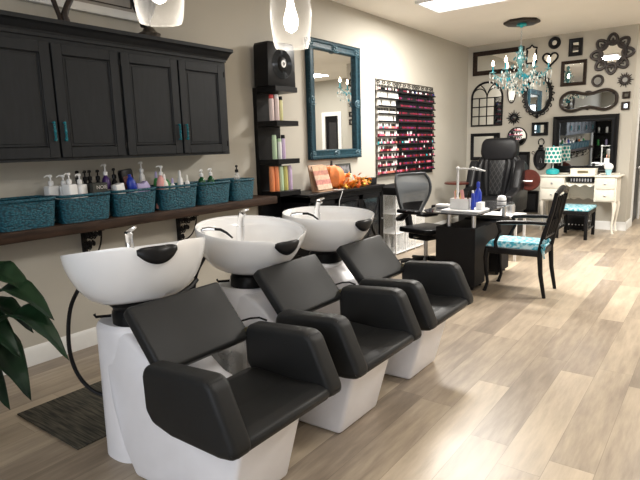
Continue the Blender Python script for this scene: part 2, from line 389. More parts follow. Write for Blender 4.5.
# ------------------------------------------------------------------ wall cabinet
def wall_cabinet():
    Y0, Y1 = -.75, 3.325
    t = thing('wall_cabinet', 'long charcoal wall cabinet with panelled doors, turquoise pulls and crown moulding above the plank shelf', 'cabinet', (0, 0, 0))
    b = MB(); b.box(0.001, .312, Y0, Y1, 1.405, 2.20)
    b.build('body', K['cab'], t)
    prof = [(0.001, 2.20), (.325, 2.185), (.332, 2.20), (.345, 2.205), (.36, 2.225), (.385, 2.235), (.40, 2.24), (.40, 2.265), (0.001, 2.265)]
    b = MB().prism(prof, 'y', Y0-.07, Y1+.02); b.box(.312, .328, Y0, Y1, 2.165, 2.185); b.build('crown_moulding', K['cab'], t)
    edges = [(-.70, -.21), (-.20, .29), (.31, .80), (.81, 1.31), (1.325, 1.812), (1.826, 2.292), (2.316, 2.802), (2.818, 3.285)]
    for i, (a, c) in enumerate(edges):
        z0, z1 = 1.425, 2.135; F = .065
        b = MB()
        for (p, q, r, s_) in ((a, a+F, z0, z1), (c-F, c, z0, z1), (a+F, c-F, z0, z0+F), (a+F, c-F, z1-F, z1)):
            b.box(.312, .333, p, q, r, s_, .002, 1)
        b.box(.312, .321, a+F, c-F, z0+F, z1-F)
        # bead round the recessed panel and the raised field
        b.tube([(.324, a+F+.006, z0+F+.006), (.324, c-F-.006, z0+F+.006), (.324, c-F-.006, z1-F-.006), (.324, a+F+.006, z1-F-.006)], .006, 6, True)
        b.box(.320, .325, a+F+.022, c-F-.022, z0+F+.022, z1-F-.022, .002, 1)
        d = b.build('door', K['cab'], t)
        hy = c-.028 if i % 2 == 0 else a+.028
        h = MB(); zc = 1.59
        for s0 in (0, PI): h.tube([(.352+.006*math.cos(s0+k*.8), hy+.005*math.sin(s0+k*.8), zc-.05+k*.005) for k in range(21)], .0035, 6)
        for z in (zc-.055, zc+.055): h.ball((.352, hy, z), .008); h.cyl((.33, hy, z), (.352, hy, z), .005)
        h.ball((.354, hy, zc), .009)
        h.build('handle', K['turqmetal'], d)
        hb = MB(); oy = a-.004 if i % 2 == 0 else c+.004
        if i in (5, 6, 7):
            for z in (z0+.07, z1-.07): hb.cyl((.333, oy, z-.022), (.333, oy, z+.022), .005, 8)
            hb.build('hinge', K['blackmatte'], d)
wall_cabinet()

# plank shelf with iron brackets
b = MB().box(.002, .315, -.80, 3.925, .915, .985, .006, 2)
t = thing('plank_shelf', 'thick dark-stained plank shelf on the wall under the charcoal cabinet', 'shelf', (0, 0, 0))
b.build('plank', K['walnut'], t)
def bracket(y):
    b = MB(); b.box(.002, .012, y-.02, y+.02, .66, .914); b.box(.002, .26, y-.02, y+.02, .902, .914)
    pts = [(.012+.235*math.sin(a), y, .68+.22*(1-math.cos(a))) for a in [k*PI/2/10 for k in range(11)]]
    b.tube(pts, .006, 6)
    for (cx, cz, R, s0) in ((.06, .855, .038, 0), (.13, .86, .034, 1), (.055, .775, .034, 2), (.20, .875, .02, 0), (.045, .71, .022, 1), (.115, .80, .022, 2)):
        for dy in (-.012, .012):
            sp = [(cx+R*(1-k/22)*math.cos(k*.62+s0), y+dy, cz+R*(1-k/22)*math.sin(k*.62+s0)) for k in range(19)]
            b.tube(sp, .0055, 5)
        b.box(cx-.008, cx+.008, y-.014, y+.014, cz-.008, cz+.008)
    return b
for y in (-.52, .35, 1.22, 2.09, 2.96): bracket(y).build('bracket', K['iron'], t)

# baskets
def basket(y0, y1, label):
    c = (y0+y1)/2; hw = (y1-y0)/2-.004; z0, z1 = .986, 1.168
    t = thing('woven_basket', label, 'basket', (.165, c, z0), 0, 'teal woven baskets on the plank shelf')
    hh = z1-z0; b = MB()
    def ring(k, inner):
        f = k; wx = (.115+.022*f) - inner; wy = hw*(.90+.10*f) - inner
        return wx, wy
    NB = 9
    def sq(a, wx, wy):
        n = 6; c_, s_ = math.cos(a), math.sin(a)
        return wx*math.copysign(abs(c_)**(2/n), c_), wy*math.copysign(abs(s_)**(2/n), s_)
    prof = [(0, hh*k/NB + 0.0, 0) for k in range(NB+1)]
    def fo(u, v):
        k = v; wx, wy = ring(k, 0); x, y = sq(u*2*PI+.01, wx, wy); return (x, y, hh*k)
    def fi(u, v):
        k = 1-v; wx, wy = ring(k, .010); x, y = sq(u*2*PI+.01, wx, wy); return (x, y, .008+(hh-.008)*k)
    def full(u, v):
        return fo(u, v*2) if v <= .5 else fi(u, (v-.5)*2)
    b.grid(full, 48, 12, closeu=True, capv=True)
    b.build('body', K['basket'], t)
    r = MB(); wx, wy = ring(1, .004)
    r.tube([(*sq(2*PI*k/48, wx, wy), hh) for k in range(48)], .010, 8, True)
    r.build('rim', K['basket'], t)
BK = [(1.402, 1.788), (1.80, 2.185), (2.195, 2.575), (2.60, 2.98), (2.99, 3.355), (3.365, 3.66)]
BL = ['empty teal woven basket at the near end of the shelf, cut by the photo edge',
      'teal woven basket holding white pump bottles, beside the empty near basket',
      'teal woven basket holding a purple bottle, a white box and a black can', 'teal woven basket holding pink, green and white bottles',
      'teal woven basket behind which two dark green pump bottles stand', 'small teal woven basket at the far end of the plank shelf']
for (a, c), l in zip(BK, BL): basket(a, c, l)
EX = ['next before the photo\'s leftmost basket', 'third from the near end of the plank shelf', 'second from the near end of the plank shelf', 'first at the near end of the plank shelf']
for k in range(4): basket(1.395-(k+1)*.395, 1.385-k*.395, 'teal woven basket seen only in mirrors, '+EX[k])

# bottles standing in the baskets
ZB = .997
def pump_bottle(x, y, h, r, body, pump, label, name='pump_bottle', square=False, rz=0, z=ZB, tilt=0, group=None, lab=None, spout=.04):
    t = thing(name, label, 'bottle', (x, y, z), rz, group)
    if tilt: t.rotation_euler = (tilt, 0, rz)
    hb = h*.76
    if square: b = MB().box(-r, r, -r*1.15, r*1.15, 0, hb, r*.3, 3)
    else: b = MB().lathe([(r*.9, 0), (r, .006), (r, hb*.82), (r*.8, hb*.93), (r*.35, hb)], n=20)
    b.cyl((0, 0, hb-.003), (0, 0, hb+.008), .012)
    o = b.build('body', body, t)
    if lab: MB().lathe([(r+.0008, hb*.2), (r+.0008, hb*.65)], n=20).build('label_band', lab, t)
    p = MB().lathe([(.0165, hb+.005), (.0165, hb+.03), (.010, hb+.034), (.005, hb+.036), (.005, h-.02), (.012, h-.018), (.012, h-.003), (.006, h)], n=14)
    p.tube([(0, 0, h-.008), (0, -spout*.6, h-.006), (0, -spout, h-.016)], [.006, .0055, .004], 8)
    p.build('pump', pump, t)
    return t
W = ['leftmost of the white pump bottles over the second basket', 'second white pump bottle from the left, behind its neighbour', 'white pump bottle in front of the other three white ones', 'rightmost white pump bottle, next to the dark grey box']
for i, (x, y, h) in enumerate(((.11, 1.84, .315), (.115, 1.925, .31), (.21, 1.915, .325), (.19, 2.0, .315))):
    pump_bottle(x, y, h+.0, .034, K['white'], K['white'], W[i], square=True, rz=[.1, -.1, .35, .5][i], group='white pump bottles', spout=.045)
for i, (x, y) in enumerate(((.08, 2.05), (.09, 2.10), (.075, 2.145), (.09, 2.165+.035))):
    pump_bottle(x, y, .33, .021, K['blackmatte'], K['black'], ['black pump bottle nearest the white ones, behind the grey box', 'second black pump bottle behind the grey box', 'third black pump bottle behind the grey box', 'black pump bottle next to the purple one, behind the grey box'][i], group='black pump bottles', rz=.8)
t = thing('product_box', 'dark grey product box standing in front of black pump bottles', 'box', (.215, 2.11, ZB))
MB().box(-.03, .03, -.045, .066, 0, .242, .003, 1).build('carton', K['greybox'], t)
tx = bpy.data.curves.new('lettering', 'FONT'); tx.body = 'NOIE'; tx.size = .036; tx.extrude = .0006; tx.align_x = 'CENTER'
to = bpy.data.objects.new('lettering', tx); COL.objects.link(to); to.parent = t; to.location = (.0312, .02, .20); to.rotation_euler = (PI/2, 0, PI/2)
tx.materials.append(K['steel'])
bpy.context.view_layer.update()
me_ = bpy.data.meshes.new_from_object(to.evaluated_get(bpy.context.evaluated_depsgraph_get())); to2 = bpy.data.objects.new('printed_lettering', me_); COL.objects.link(to2)
to2.parent = t; to2.location = to.location; to2.rotation_euler = to.rotation_euler; bpy.data.objects.remove(to)
pump_bottle(.11, 2.25, .37, .030, K['purple'], K['white'], 'purple bottle with white pump, tallest on the shelf', rz=.3, lab=K['white'])
t = tag(MB().box(-.03, .03, -.035, .045, 0, .225, .006, 2).build('white_carton', K['white'], None, (.20, 2.31, ZB)), 'white carton leaning beside the purple pump bottle', 'box'); t.rotation_euler = (.18, 0, .2)
pump_bottle(.10, 2.325, .335, .024, K['black'], K['black'], 'single black pump bottle behind the white carton', rz=.8)
t = thing('foil_pouch', 'tilted black pouch with patterned front, standing up from the third basket', 'pouch', (.12, 2.435, 1.05)); t.rotation_euler = (.12, 0, .15)
MB().prism([(-.055, 0), (.055, 0), (.058, .25), (.05, .27), (-.05, .27), (-.058, .25)], 'x', -.018, .018, .004, 2).build('pouch_body', K['black'], t)
pm = mat('pouch_pattern', (.14, .045, .04), .4, var=.9, scale=40)
MB().box(.0185, .0195, -.042, .042, .04, .22).build('printed_panel', pm, t)
t = thing('blue_bottle', 'bright blue bottle with white base lying low in the third basket', 'bottle', (.2, 2.42, 1.075)); t.rotation_euler = (.15, 0, 0)
MB().lathe([(.03, .075), (.034, .085), (.034, .15), (.02, .18), (.012, .19), (.012, .21)]).build('body', K['blue'], t); MB().lathe([(.031, 0), (.033, .01), (.033, .078)]).build('cap', K['white'], t)
t = thing('lavender_pouch', 'crumpled lavender bag in the third basket beside the pink bottle', 'bag', (.18, 2.505, 1.045))
MB().prism([(-.055, 0), (.05, 0), (.065, .13), (.03, .185), (-.01, .16), (-.06, .17)], 'x', -.03, .03, .012, 2).build('bag_body', K['lav'], t)
pump_bottle(.19, 2.64, .34, .028, K['pink'], K['white'], 'pink bottle with white pump leaning at the edge of the fourth basket', rz=-.4, tilt=-.12)
pump_bottle(.09, 2.575, .375, .026, K['white'], K['white'], 'tall white pump bottle behind the pink bottle', rz=.5)
def squeeze(x, y, h, r, body, cap, label, cat='bottle', tilt=0, name='squeeze_bottle', z=ZB, group=None):
    t = thing(name, label, cat, (x, y, z), 0, group)
    if tilt: t.rotation_euler = (tilt, 0, 0)
    MB().lathe([(r*.9, 0), (r, .006), (r, h*.68), (r*.75, h*.78), (r*.4, h*.82)], n=18).build('body', body, t)
    MB().lathe([(r*.45, h*.82), (r*.42, h*.95), (r*.2, h)], n=14).build('cap', cap, t)
    return t
squeeze(.2, 2.70, .27, .030, K['paper'], K['white'], 'cream squeeze bottle with dark label right of the pink bottle')
squeeze(.1, 2.70, .29, .024, K['green'], K['lav'], 'slim green bottle with lilac cap behind the cream one')
squeeze(.12, 2.81, .28, .045, K['green'], K['green'], 'wide bright green bottle leaning in the fourth basket', tilt=.25)
squeeze(.18, 2.875, .29, .024, K['white'], K['white'], 'taller white tapered bottle right of the green one')
squeeze(.2, 2.93, .25, .022, K['white'], K['paper'], 'short white tapered bottle at the far end of the fourth basket')
squeeze(.22, 2.765, .235, .020, K['white'], K['lav'], 'small white tube in front of the wide green bottle')
squeeze(.24, 2.83, .225, .018, K['white'], K['white'], 'tiny white bottle low in the fourth basket')
for k, (m_, l_) in enumerate((('green', 'green bottle in the mirrored part of the plank shelf, outermost'), ('white', 'white bottle in the mirrored part of the plank shelf, middle one'), ('orange', 'orange bottle in the mirrored part of the plank shelf'), ('black', 'black bottle in the mirrored part of the plank shelf'))):
    pump_bottle(.16, .15+.33*k, .33, .035, K[m_], K['white'] if k % 2 == 0 else K['black'], l_, rz=.3)
pump_bottle(.15, 3.13, .285, .032, K['dgreen'], K['white'], 'dark green pump bottle, nearer of the two', rz=.5, group='dark green pump bottles')
pump_bottle(.15, 3.235, .29, .032, K['dgreen'], K['white'], 'dark green pump bottle, farther of the two', rz=.2, group='dark green pump bottles')
pump_bottle(.12, 3.585, .30, .03, K['acryl'], K['black'], 'clear spray bottle with black nozzle at the far end of the shelf', 'spray_bottle', rz=.8)

# tall black shelf added to block window glare and darken the big black mirror
t = thing('added_dark_shelf', 'tall black shelf of bottles, added to darken the view in the big black mirror', 'shelf', (.75, -1.9, 0))
MB().box(-.65, .65, -.16, -.14, 0, 2.3).build('back_board', K['blackmatte'], t)
for x in (-.65, .62): MB().box(x, x+.03, -.14, .16, 0, 2.3).build('side_panel', K['blackmatte'], t)
for k in range(6): MB().box(-.62, .62, -.14, .16, .08+.42*k, .11+.42*k).build('shelf', K['blackmatte'], t)
cl_ = [('white', K['white']), ('orange', K['orange']), ('green', K['green']), ('silver', K['steel']), ('lilac', K['lav'])]
for k in range(2, 5):
    for j in range(5):
        nm_, m_ = cl_[(j*2+k) % 5]
        squeeze(.25+.25*j, -1.86, .24, .035, m_, K['black'], '%s bottle on the added tall black shelf, %s tier, %s from the wall' % (nm_, ['', '', 'third', 'fourth', 'fifth'][k], ['first', 'second', 'third', 'fourth', 'fifth'][j]), z=.1105+.42*k, group='bottles on the added tall shelf')
# decorations on top of the cabinet
t = thing('decorative_stand', 'curved two-legged bronze ornament on top of the cabinet, left', 'ornament', (.2, 1.98, 2.266))
MB().tube([(0, 0, .012), (0, .0, .06), (0, -.02, .12), (0, -.045, .2), (0, -.04, .32)], [.022, .016, .015, .018, .02], 10).build('leg', K['brownframe'], t)
MB().tube([(0, .045, .018), (0, .03, .08), (0, .055, .14), (0, .09, .2), (0, .08, .32)], [.03, .024, .02, .022, .025], 10).build('leg', K['bronze'], t)
MB().lathe([(.085, 0), (.085, .008), (.03, .014)], (0, .02, 0)).build('base', K['bronze'], t)
MB().lathe([(.03, .30), (.10, .36), (.12, .45), (.10, .50)], (0, .02, 0)).build('bowl', K['bronze'], t)
t = thing('vase', 'dark bronze footed urn on the cabinet behind the left pendant', 'vase', (.2, 2.67, 2.266))
MB().lathe([(.10, 0), (.10, .02), (.075, .03), (.085, .055), (.05, .075), (.035, .10)], n=20).build('foot', mat('aged_bronze', (.10, .085, .07), .35, .5, var=.5, scale=30), t)
MB().lathe([(.035, .10), (.05, .16), (.085, .25), (.10, .36), (.07, .46), (.08, .5)], (0, -.03, 0), 20).build('body', K['blackmatte'], t)
t = thing('framed_panel', 'large white-framed grey panel hung high on the wall above the cabinet', 'picture', (.0, 0, 0))
b = MB()
for (a, c, z0, z1) in ((1.1, 2.80, 2.44, 2.50), (1.1, 2.80, 3.0, 3.05), (1.1, 1.16, 2.5, 3.0), (2.74, 2.80, 2.5, 3.0)): b.box(.002, .04, a, c, z0, z1, .006, 2)
b.build('frame', K['trim'], t)
pg = mat('weathered_grey', (.34, .32, .29), .7, var=.12)
MB().box(.004, .015, 1.16, 2.74, 2.5, 3.0).build('panel', pg, t)
b = MB()
for z in (2.53, 2.97): b.box(.015, .02, 1.2, 2.66, z-.004, z+.004)
for y in (1.2, 1.93, 2.66): b.box(.015, .02, y-.005, y+.005, 2.53, 2.97)
b.build('moulding', K['bronze'], t)

# ------------------------------------------------------------------ shampoo units
def bowl_mesh(RX, RY, depth):
    b = MB()
    def rim_z(a):   # neck notch at +x
        d = (a+PI) % (2*PI)-PI
        return -.042*math.exp(-(d/.27)**4)
    def f(u, v):
        a = u*2*PI; nz = rim_z(a); ca, sa = math.cos(a), math.sin(a)
        ex = RX*(1.0+.03*ca)
        if v <= .5:    # outer shell from the base up
            k = v*2; s = .42+.58*math.sin(k*PI/2)**1.0; z = -depth*math.cos(k*PI/2)**1.28
            off = -.035*(1-k)
        elif v < .56: k = (v-.5)/.06; s = 1-.012*k; z = .006*math.sin(k*PI); off = 0
        else:
            k = (v-.56)/.44; s = (1-.075*min(1, k*3))*math.cos(k*PI/2*.97)**.55 if k < 1 else .02; z = -.012-(depth*.62)*math.sin(k*PI/2)**1.3; off = 0
            if k < .15: z = -.08*k
        w_ = max(0, min(1, (z+depth)/depth))
        return (ex*s*ca+off, RY*s*sa, z+nz*w_**3)
    b.grid(f, 56, 40, closeu=True, capv=True)
    return b
def shampoo_unit(label):
    t = thing('shampoo_chair', label, 'salon chair', (0, 0, 0), 0, 'shampoo chairs with basins')
    # column under the basin
    def col(u, v):
        a = u*2*PI; k = v; cx = 1.535-.035*k; rx = .15+.012*k; ry = .185-.035*k; n = 2.6
        c_, s_ = math.cos(a), math.sin(a)
        e = 1-.10*max(0, (k-.95)/.05)**2
        return (cx+rx*e*math.copysign(abs(c_)**(2/n), c_), ry*e*math.copysign(abs(s_)**(2/n), s_), .652*k)
    MB().grid(col, 40, 60, closeu=True, capv=True).build('column', K['plastic'], t)
    # swoosh base running forward under the seat
    prof = [(1.48, .56), (1.52, .62), (1.64, .63), (1.80, .56), (1.95, .43), (2.10, .392), (2.42, .392), (2.31, 0), (1.74, 0), (1.66, .12), (1.57, .30), (1.50, .45)]
    def tp(co):
        k = max(0, min(1, (2.2-co.x)/.5)); return (co.x, co.y*(1+.16*k*max(0, 1-co.z/.6))*(1-.28*k*max(0, min(1, (co.z-.25)/.35))), co.z)
    MB().prism(prof, 'y', -.185, .185, .022, 3, tp).build('base', K['plastic'], t)
    # seat shell: two arms and the seat between them
    s = MB(); W_ = .33; A = .10
    arm = [(2.045, .645), (2.39, .670), (2.425, .650), (2.525, .435), (2.515, .40), (2.44, .388), (2.18, .388), (2.07, .41), (2.03, .46), (2.025, .60)]
    for sy in (-1, 1):
        y0, y1 = (-W_, -W_+A) if sy < 0 else (W_-A, W_)
        MB().prism(arm, 'y', y0, y1, .026, 4).build('armrest', K['leather'], t)
    s = MB(); seat = [(2.035, .43), (2.10, .452), (2.30, .445), (2.46, .458), (2.505, .446), (2.517, .425), (2.50, .395), (2.44, .388), (2.10, .39)]
    s.prism(seat, 'y', -W_+A-.012, W_-A+.012, .008, 2)
    s.build('seat', K['leather'], t)
    # inclined back pad
    p = MB(); ax = Vector((.195, 0, -.225)).normalized(); nn = Vector((ax.z*-1, 0, ax.x)).normalized()
    p.T = Matrix.Translation(Vector((1.955, 0, .708))) @ Matrix(((ax.x, 0, nn.x), (0, 1, 0), (ax.z, 0, nn.z))).to_4x4()
    p.box(-.158, .158, -.248, .258, -.062, 0, .018, 4)
    bp = p.build('backrest', K['leather'], t)
    for sy in (-1, 1):
        MB().tube([(2.045, sy*.235, .615), (2.045, sy*.262, .615), (2.06, sy*.30, .58)], [.017, .017, .007], 14).build('hinge', K['brass'], t)
    a = MB(); a.tube([(2.00, .25, .65), (2.02, .29, .655), (2.05, .32, .655), (2.08, .34, .64)], .005, 6); a.build('release_lever', K['rubber'], t)
    # collar and basin
    MB().lathe([(.10, .645), (.118, .652), (.118, .705), (.108, .72), (.128, .745), (.11, .765)], (1.555, 0, 0), 28).build('collar', K['rubber'], t)
    MB().tube([(1.60, .06, .725), (1.64, .16, .735), (1.66, .24, .77), (1.655, .29, .80)], [.02, .022, .014, .012], 8).build('tilt_lever', K['rubber'], t)
    MB().tube([(1.47, -.09, .68), (1.44, -.15, .685), (1.435, -.155, .70)], .007, 8).build('hose_clip', K['rubber'], t)
    return t
def basin(t, tilt, cz, rz=0, hose=True, spray=True, RY=.322):
    e = bowl_mesh(.318, RY, .248)
    bo = e.build('basin', K['gloss'], t); bo.location = (1.583, 0, cz); bo.rotation_euler = (0, -tilt, rz)
    # neck rest: saddle over the notch
    n = MB(); R = .322
    def f(u, v):
        a = (u-.5)*2*.265; v2 = v*2*PI; dz = -.030-.020*math.cos((u-.5)*PI)
        th = .021*(math.sin(max(.02, min(.98, u))*PI))**.45
        rr = R+.004+math.cos(v2)*th*.85; zz = dz+.004+math.sin(v2)*th*1.9
        return (rr*math.cos(a), rr*math.sin(a), zz)
    n.grid(f, 22, 14, closev=True, capu=True)
    n.build('neck_rest', K['rubber'], bo)
    c = MB(); c.tube([(-.10, 0, -.03), (-.10, 0, .02), (-.095, 0, .055), (-.085, 0, .075)], [.022, .020, .019, .021], 14)
    c.tube([(-.095, 0, .06), (-.07, -.004, .072), (-.055, -.006, .066)], [.014, .011, .010], 8)
    c.tube([(-.088, 0, .075), (-.08, .012, .088), (-.06, .03, .096)], [.017, .010, .006], 8)
    return bo, c
units = []
for i, (yc, tilt, cz, lab) in enumerate(((1.46, .20, 1.005, 'nearest shampoo chair, black seat on a white base, its basin tilted forward'),
                                       (2.235, -.13, .995, 'middle shampoo chair, black seat and white round basin between two others'),
                                       (3.00, -.05, .99, 'farthest shampoo chair, black seat and white basin next to the black console'))):
    t = shampoo_unit(lab) if i == 0 else dup(units[0], (0, yc, 0), label=lab)
    t.location = (0, yc, 0); units.append(t)
def finish_basin(t, tilt, cz, i):
    bo, c = basin(t, tilt, cz, (-.32, -.14, -.10)[i])
    # deck at the back of the bowl that carries the tap
    for k in c.bm.verts: k.co += Vector((0, .0, .0))
    c.T = Matrix()
    c.cyl((-.10, 0, -.16), (-.10, 0, -.01), .024, 16)
    c.build('faucet', K['chrome'], bo)
    if i:
        s = MB(); s.tube([(-.06, -.29, .012), (-.03, -.27, .022), (.0, -.25, .024)], [.013, .012, .010], 10); s.cyl((-.06, -.29, -.02), (-.06, -.29, .015), .012)
        s.build('sprayer', K['chrome'], bo)
        s = MB(); s.tube([(.0, -.25, .024), (.03, -.235, .026), (.07, -.225, .016), (.10, -.205, -.01)], [.008, .008, .007, .005], 8)
        s.build('sprayer_hose', K['rubber'], bo)
    h = MB(); h.tube(curve([(1.38, -.16, .86), (1.31, -.20, .72), (1.285, -.215, .54), (1.295, -.20, .40), (1.34, -.16, .30), (1.42, -.10, .25)]), .010, 8)
    h.build('drain_hose', K['rubber'], t)
for i, (t, tilt, cz) in enumerate(zip(units, (.18, -.12, -.05), (1.008, .993, .99))): finish_basin(t, tilt, cz, i)

# small bin between the first two chairs
t = thing('waste_bin', 'small black waste bin with clear liner between the first two shampoo chairs', 'bin', (1.68, 1.875, 0))
MB().lathe([(.085, 0), (.09, .01), (.105, .33), (.11, .335), (.10, .33), (.085, .015)], n=24).build('bin_body', K['blackmatte'], t)
b = MB()
def lf(u, v):
    a = u*2*PI; r = .113+.006*math.sin(a*9)+.010*v; return (r*math.cos(a), r*math.sin(a), .22+.27*v+.012*math.sin(a*5)*v)
b.grid(lf, 60, 6, closeu=True); b.build('liner', K['bag'], t)

# floor mat
t = tag(MB().box(.67, 1.31, 1.215, 1.98, .001, .010, .003, 1).build('floor_mat', K['mat']), 'dark ribbed floor mat beside the nearest shampoo chair', 'mat')

# plant at the left edge
def plant():
    t = thing('potted_plant', 'broad-leaved dark green plant at the left edge of the photo', 'plant', (.98, .72, 0))
    MB().lathe([(.12, 0), (.13, .01), (.165, .27), (.18, .28), (.18, .31), (.16, .31), (.155, .28)], n=28).build('pot', K['terracotta'], t)
    MB().lathe([(.0, .285), (.155, .285)], n=24).build('soil', K['walnut'], t)
    st = MB(); lv = MB(); rnd = random.Random(3)
    specs = [  # tip x,y,z from the plant's foot, length, width, droop
(.56, .28, .875, .36, .16, .04), (.70, .28, .80, .42, .165, .06), (.78, .28, .65, .42, .12, .30), (.50, .24, .42, .34, .20, .75), (.60, .24, .74, .36, .14, .12), (.46, .24, .60, .36, .17, .35), (.40, .12, .50, .36, .18, .6), (.45, .32, .70, .32, .15, .2), (.38, .2, .36, .3, .15, .7),
        (.12, .16, .90, .30, .14, .1),
        (.15, -.25, .78, .34, .15, .25), (-.25, .10, .80, .34, .15, .25), (-.05, .33, .74, .32, .13, .2), (-.35, -.2, .62, .32, .15, .3), (.30, -.25, .52, .34, .16, .3), (.18, .22, .66, .34, .18, .3), (.25, .05, .55, .34, .14, .5), (.1, -.35, .5, .3, .15, .3)]
    for (x, y, z, L, Wd, DR) in specs:
        tip = Vector((x, y, z)); out = Vector((x, y, 0)).normalized()
        root = Vector((out.x*.03, out.y*.03, .28)); basep = tip - out*L*(.95-.45*DR) + Vector((0, 0, L*DR))
        if basep.z < .34: basep.z = .36
        mid = (root+basep)/2 + Vector((0, 0, .06)); st.tube([root, mid, basep], [.008, .006, .004], 6)
        side = out.cross(Vector((0, 0, 1))).normalized(); d = (tip-basep); droop = Vector((0, 0, 1))
        tw = rnd.uniform(-.35, .35)
        def lf(u, v, basep=basep, d=d, side=side, Wd=Wd, tw=tw, L=L):
            wv = math.sin(PI*min(1, max(0, u))**.75)**.9*Wd*.5
            c = basep+d*u+Vector((0, 0, 1))*(L*.30*math.sin(PI*u)*.8)
            q = (v-.5)*2
            return c + (side*math.cos(tw)+Vector((0, 0, 1))*math.sin(tw))*(q*wv) + Vector((0, 0, 1))*(abs(q)*wv*.35 + .004*math.sin(u*25)*abs(q))
        lv.grid(lf, 16, 9)
    st.build('stems', K['stem'], t); o = lv.build('foliage', K['leaf'], t, ang=80)
    md = o.modifiers.new('th', 'SOLIDIFY'); md.thickness = .002
plant()

# ------------------------------------------------------------------ pendants
def pendant(x, y, z, label):
    t = thing('pendant_lamp', label, 'pendant lamp', (x, y, z), 0, 'glass pendant lamps')
    outer = [(.068, 0), (.075, .02), (.084, .09), (.086, .14), (.082, .19), (.067, .235), (.045, .262), (.032, .272)]
    inner = [(r-.003, zz) for r, zz in outer][::-1]
    MB().lathe(outer+inner, n=36, closed=True).build('glass_shade', K['pglass'], t)
    MB().lathe([(.034, .268), (.036, .30), (.03, .335), (.012, .35)], n=20).build('socket', K['blackmatte'], t)
    MB().lathe([(.005, .06), (.022, .07), (.030, .095), (.028, .12), (.018, .155), (.013, .18), (.013, .27)], n=18).build('bulb', K['bulb'], t)
    MB().cyl((0, 0, .345), (0, 0, H-z-.02), .004, 6).build('cord', K['blackmatte'], t)
    MB().lathe([(.06, H-z-.03), (.06, H-z-.001)], n=20).build('canopy', K['blackmatte'], t)
    l = bpy.data.lights.new('pendant_light', 'POINT'); l.energy = 3; l.color = (1, .90, .76); l.shadow_soft_size = .03
    lo = bpy.data.objects.new('pendant_light', l); COL.objects.link(lo); lo.parent = t; lo.location = (0, 0, .02)
pendant(2.225, 1.2, 1.868, 'clear glass pendant lamp hanging in front of the charcoal cabinet')
pendant(2.293, 1.8, 1.853, 'clear glass pendant lamp hanging left of the teal mirror')

# ------------------------------------------------------------------ tall black shelf unit on the wall
t = thing('wall_shelf_unit', 'narrow black wall shelf unit of hair products left of the teal mirror', 'shelf', (0, .03, 0))
MB().box(.002, .05, 3.945, 4.285, .70, 2.03, .002, 1).build('back_board', K['black'], t)
SH = [2.03, 1.705, 1.335, 1.02]
for z in SH: MB().box(.05, .30, 3.95, 4.28, z-.05, z, .002, 1).build('shelf', K['black'], t)
MB().box(.05, .30, 3.95, 4.28, .70, .75, .002, 1).build('shelf', K['black'], t)
def can(x, y, z, h, r, col, cap, label, group=None, name='hair_product', square=False):
    t = thing(name, label, 'bottle', (x, y, z), 0, group)
    MB().lathe([(r*.95, 0), (r, .004), (r, h*.82), (r*.9, h*.85)], n=16).build('body', col, t)
    MB().lathe([(r*.93, h*.85), (r*.9, h*.98), (r*.7, h)], n=16).build('cap', cap, t)
c_red = mat('red_can', (.55, .05, .05), .35); c_pk = mat('pale_pink_can', (.75, .62, .60), .35); c_yl = mat('pale_yellow_can', (.70, .68, .35), .35)
c_or = mat('orange_bottle', (.75, .25, .10), .4); c_lg = mat('pale_green_bottle', (.50, .66, .45), .4); c_li = mat('lilac_bottle', (.55, .42, .62), .4); c_wh = K['white']
c_mg = mat('mustard_bottle', (.55, .50, .16), .4)
can(.22, 4.00, SH[1], .245, .024, c_pk, c_red, 'pink spray can with red cap on the second shelf')
can(.23, 4.065, SH[1], .25, .024, c_pk, c_wh, 'pale pink spray can with white cap beside the red-capped one')
can(.23, 4.125, SH[1], .235, .020, c_yl, K['black'], 'slim yellow bottle with black cap on the second shelf')
can(.21, 4.03, SH[2], .235, .024, c_lg, c_lg, 'pale green bottle on the third shelf')
can(.23, 4.085, SH[2], .20, .020, c_wh, c_lg, 'short white bottle between green and lilac ones on the third shelf')
can(.23, 4.14, SH[2], .235, .022, c_li, K['black'], 'lilac bottle with black pump cap on the third shelf')
cols = [(c_or, 'orange bottle nearest the photo\'s left on the lowest product shelf'), (c_or, 'orange bottle second in the row on the lowest product shelf'),
        (c_lg, 'pale green bottle in the row on the lowest product shelf'), (c_mg, 'mustard yellow bottle in the row on the lowest product shelf'), (c_li, 'lilac bottle at the end of the row on the lowest product shelf')]
for i, (m, l) in enumerate(cols): can(.20+.005*i, 3.985+.062*i, SH[3], .245, .027, m, m, l)
# boxed blower disc standing on top
t = thing('wall_speaker', 'black cabinet with round swirled disc and white centre label on top of the shelf unit', 'speaker', (0, 0.03, 2.031))
MB().prism([(3.915, 0), (4.33, 0), (4.325, .39), (4.29, .42), (3.94, .41), (3.925, .385)], 'x', .06, .24, .006, 2).build('housing', K['black'], t)
b = MB()
for R in (.135, .118, .10, .082): b.lathe([(R-.007, .241), (R, .252), (R+.007, .241)], (0, 4.13, .215), 40, axis='x')
b.build('ring', mat('glossy_black', (.06, .065, .07), .18), t)
b = MB().lathe([(.075, .241), (.06, .252), (.03, .258)], (0, 4.13, .215), 30, axis='x'); b.build('cone', K['black'], t)
d = MB().lathe([(.034, .258), (.034, .262)], (0, 4.13, .215), 24, axis='x').build('centre_label', K['white'], t)
b = MB()
for dy, dz in ((-.01, .006), (.0, .010), (.01, .006), (-.005, -.004), (.006, -.004), (0, -.012)): b.ball((.2635, 4.13+dy, .215+dz), .0045, 8)
b.build('printed_mark', K['blackmatte'], d)

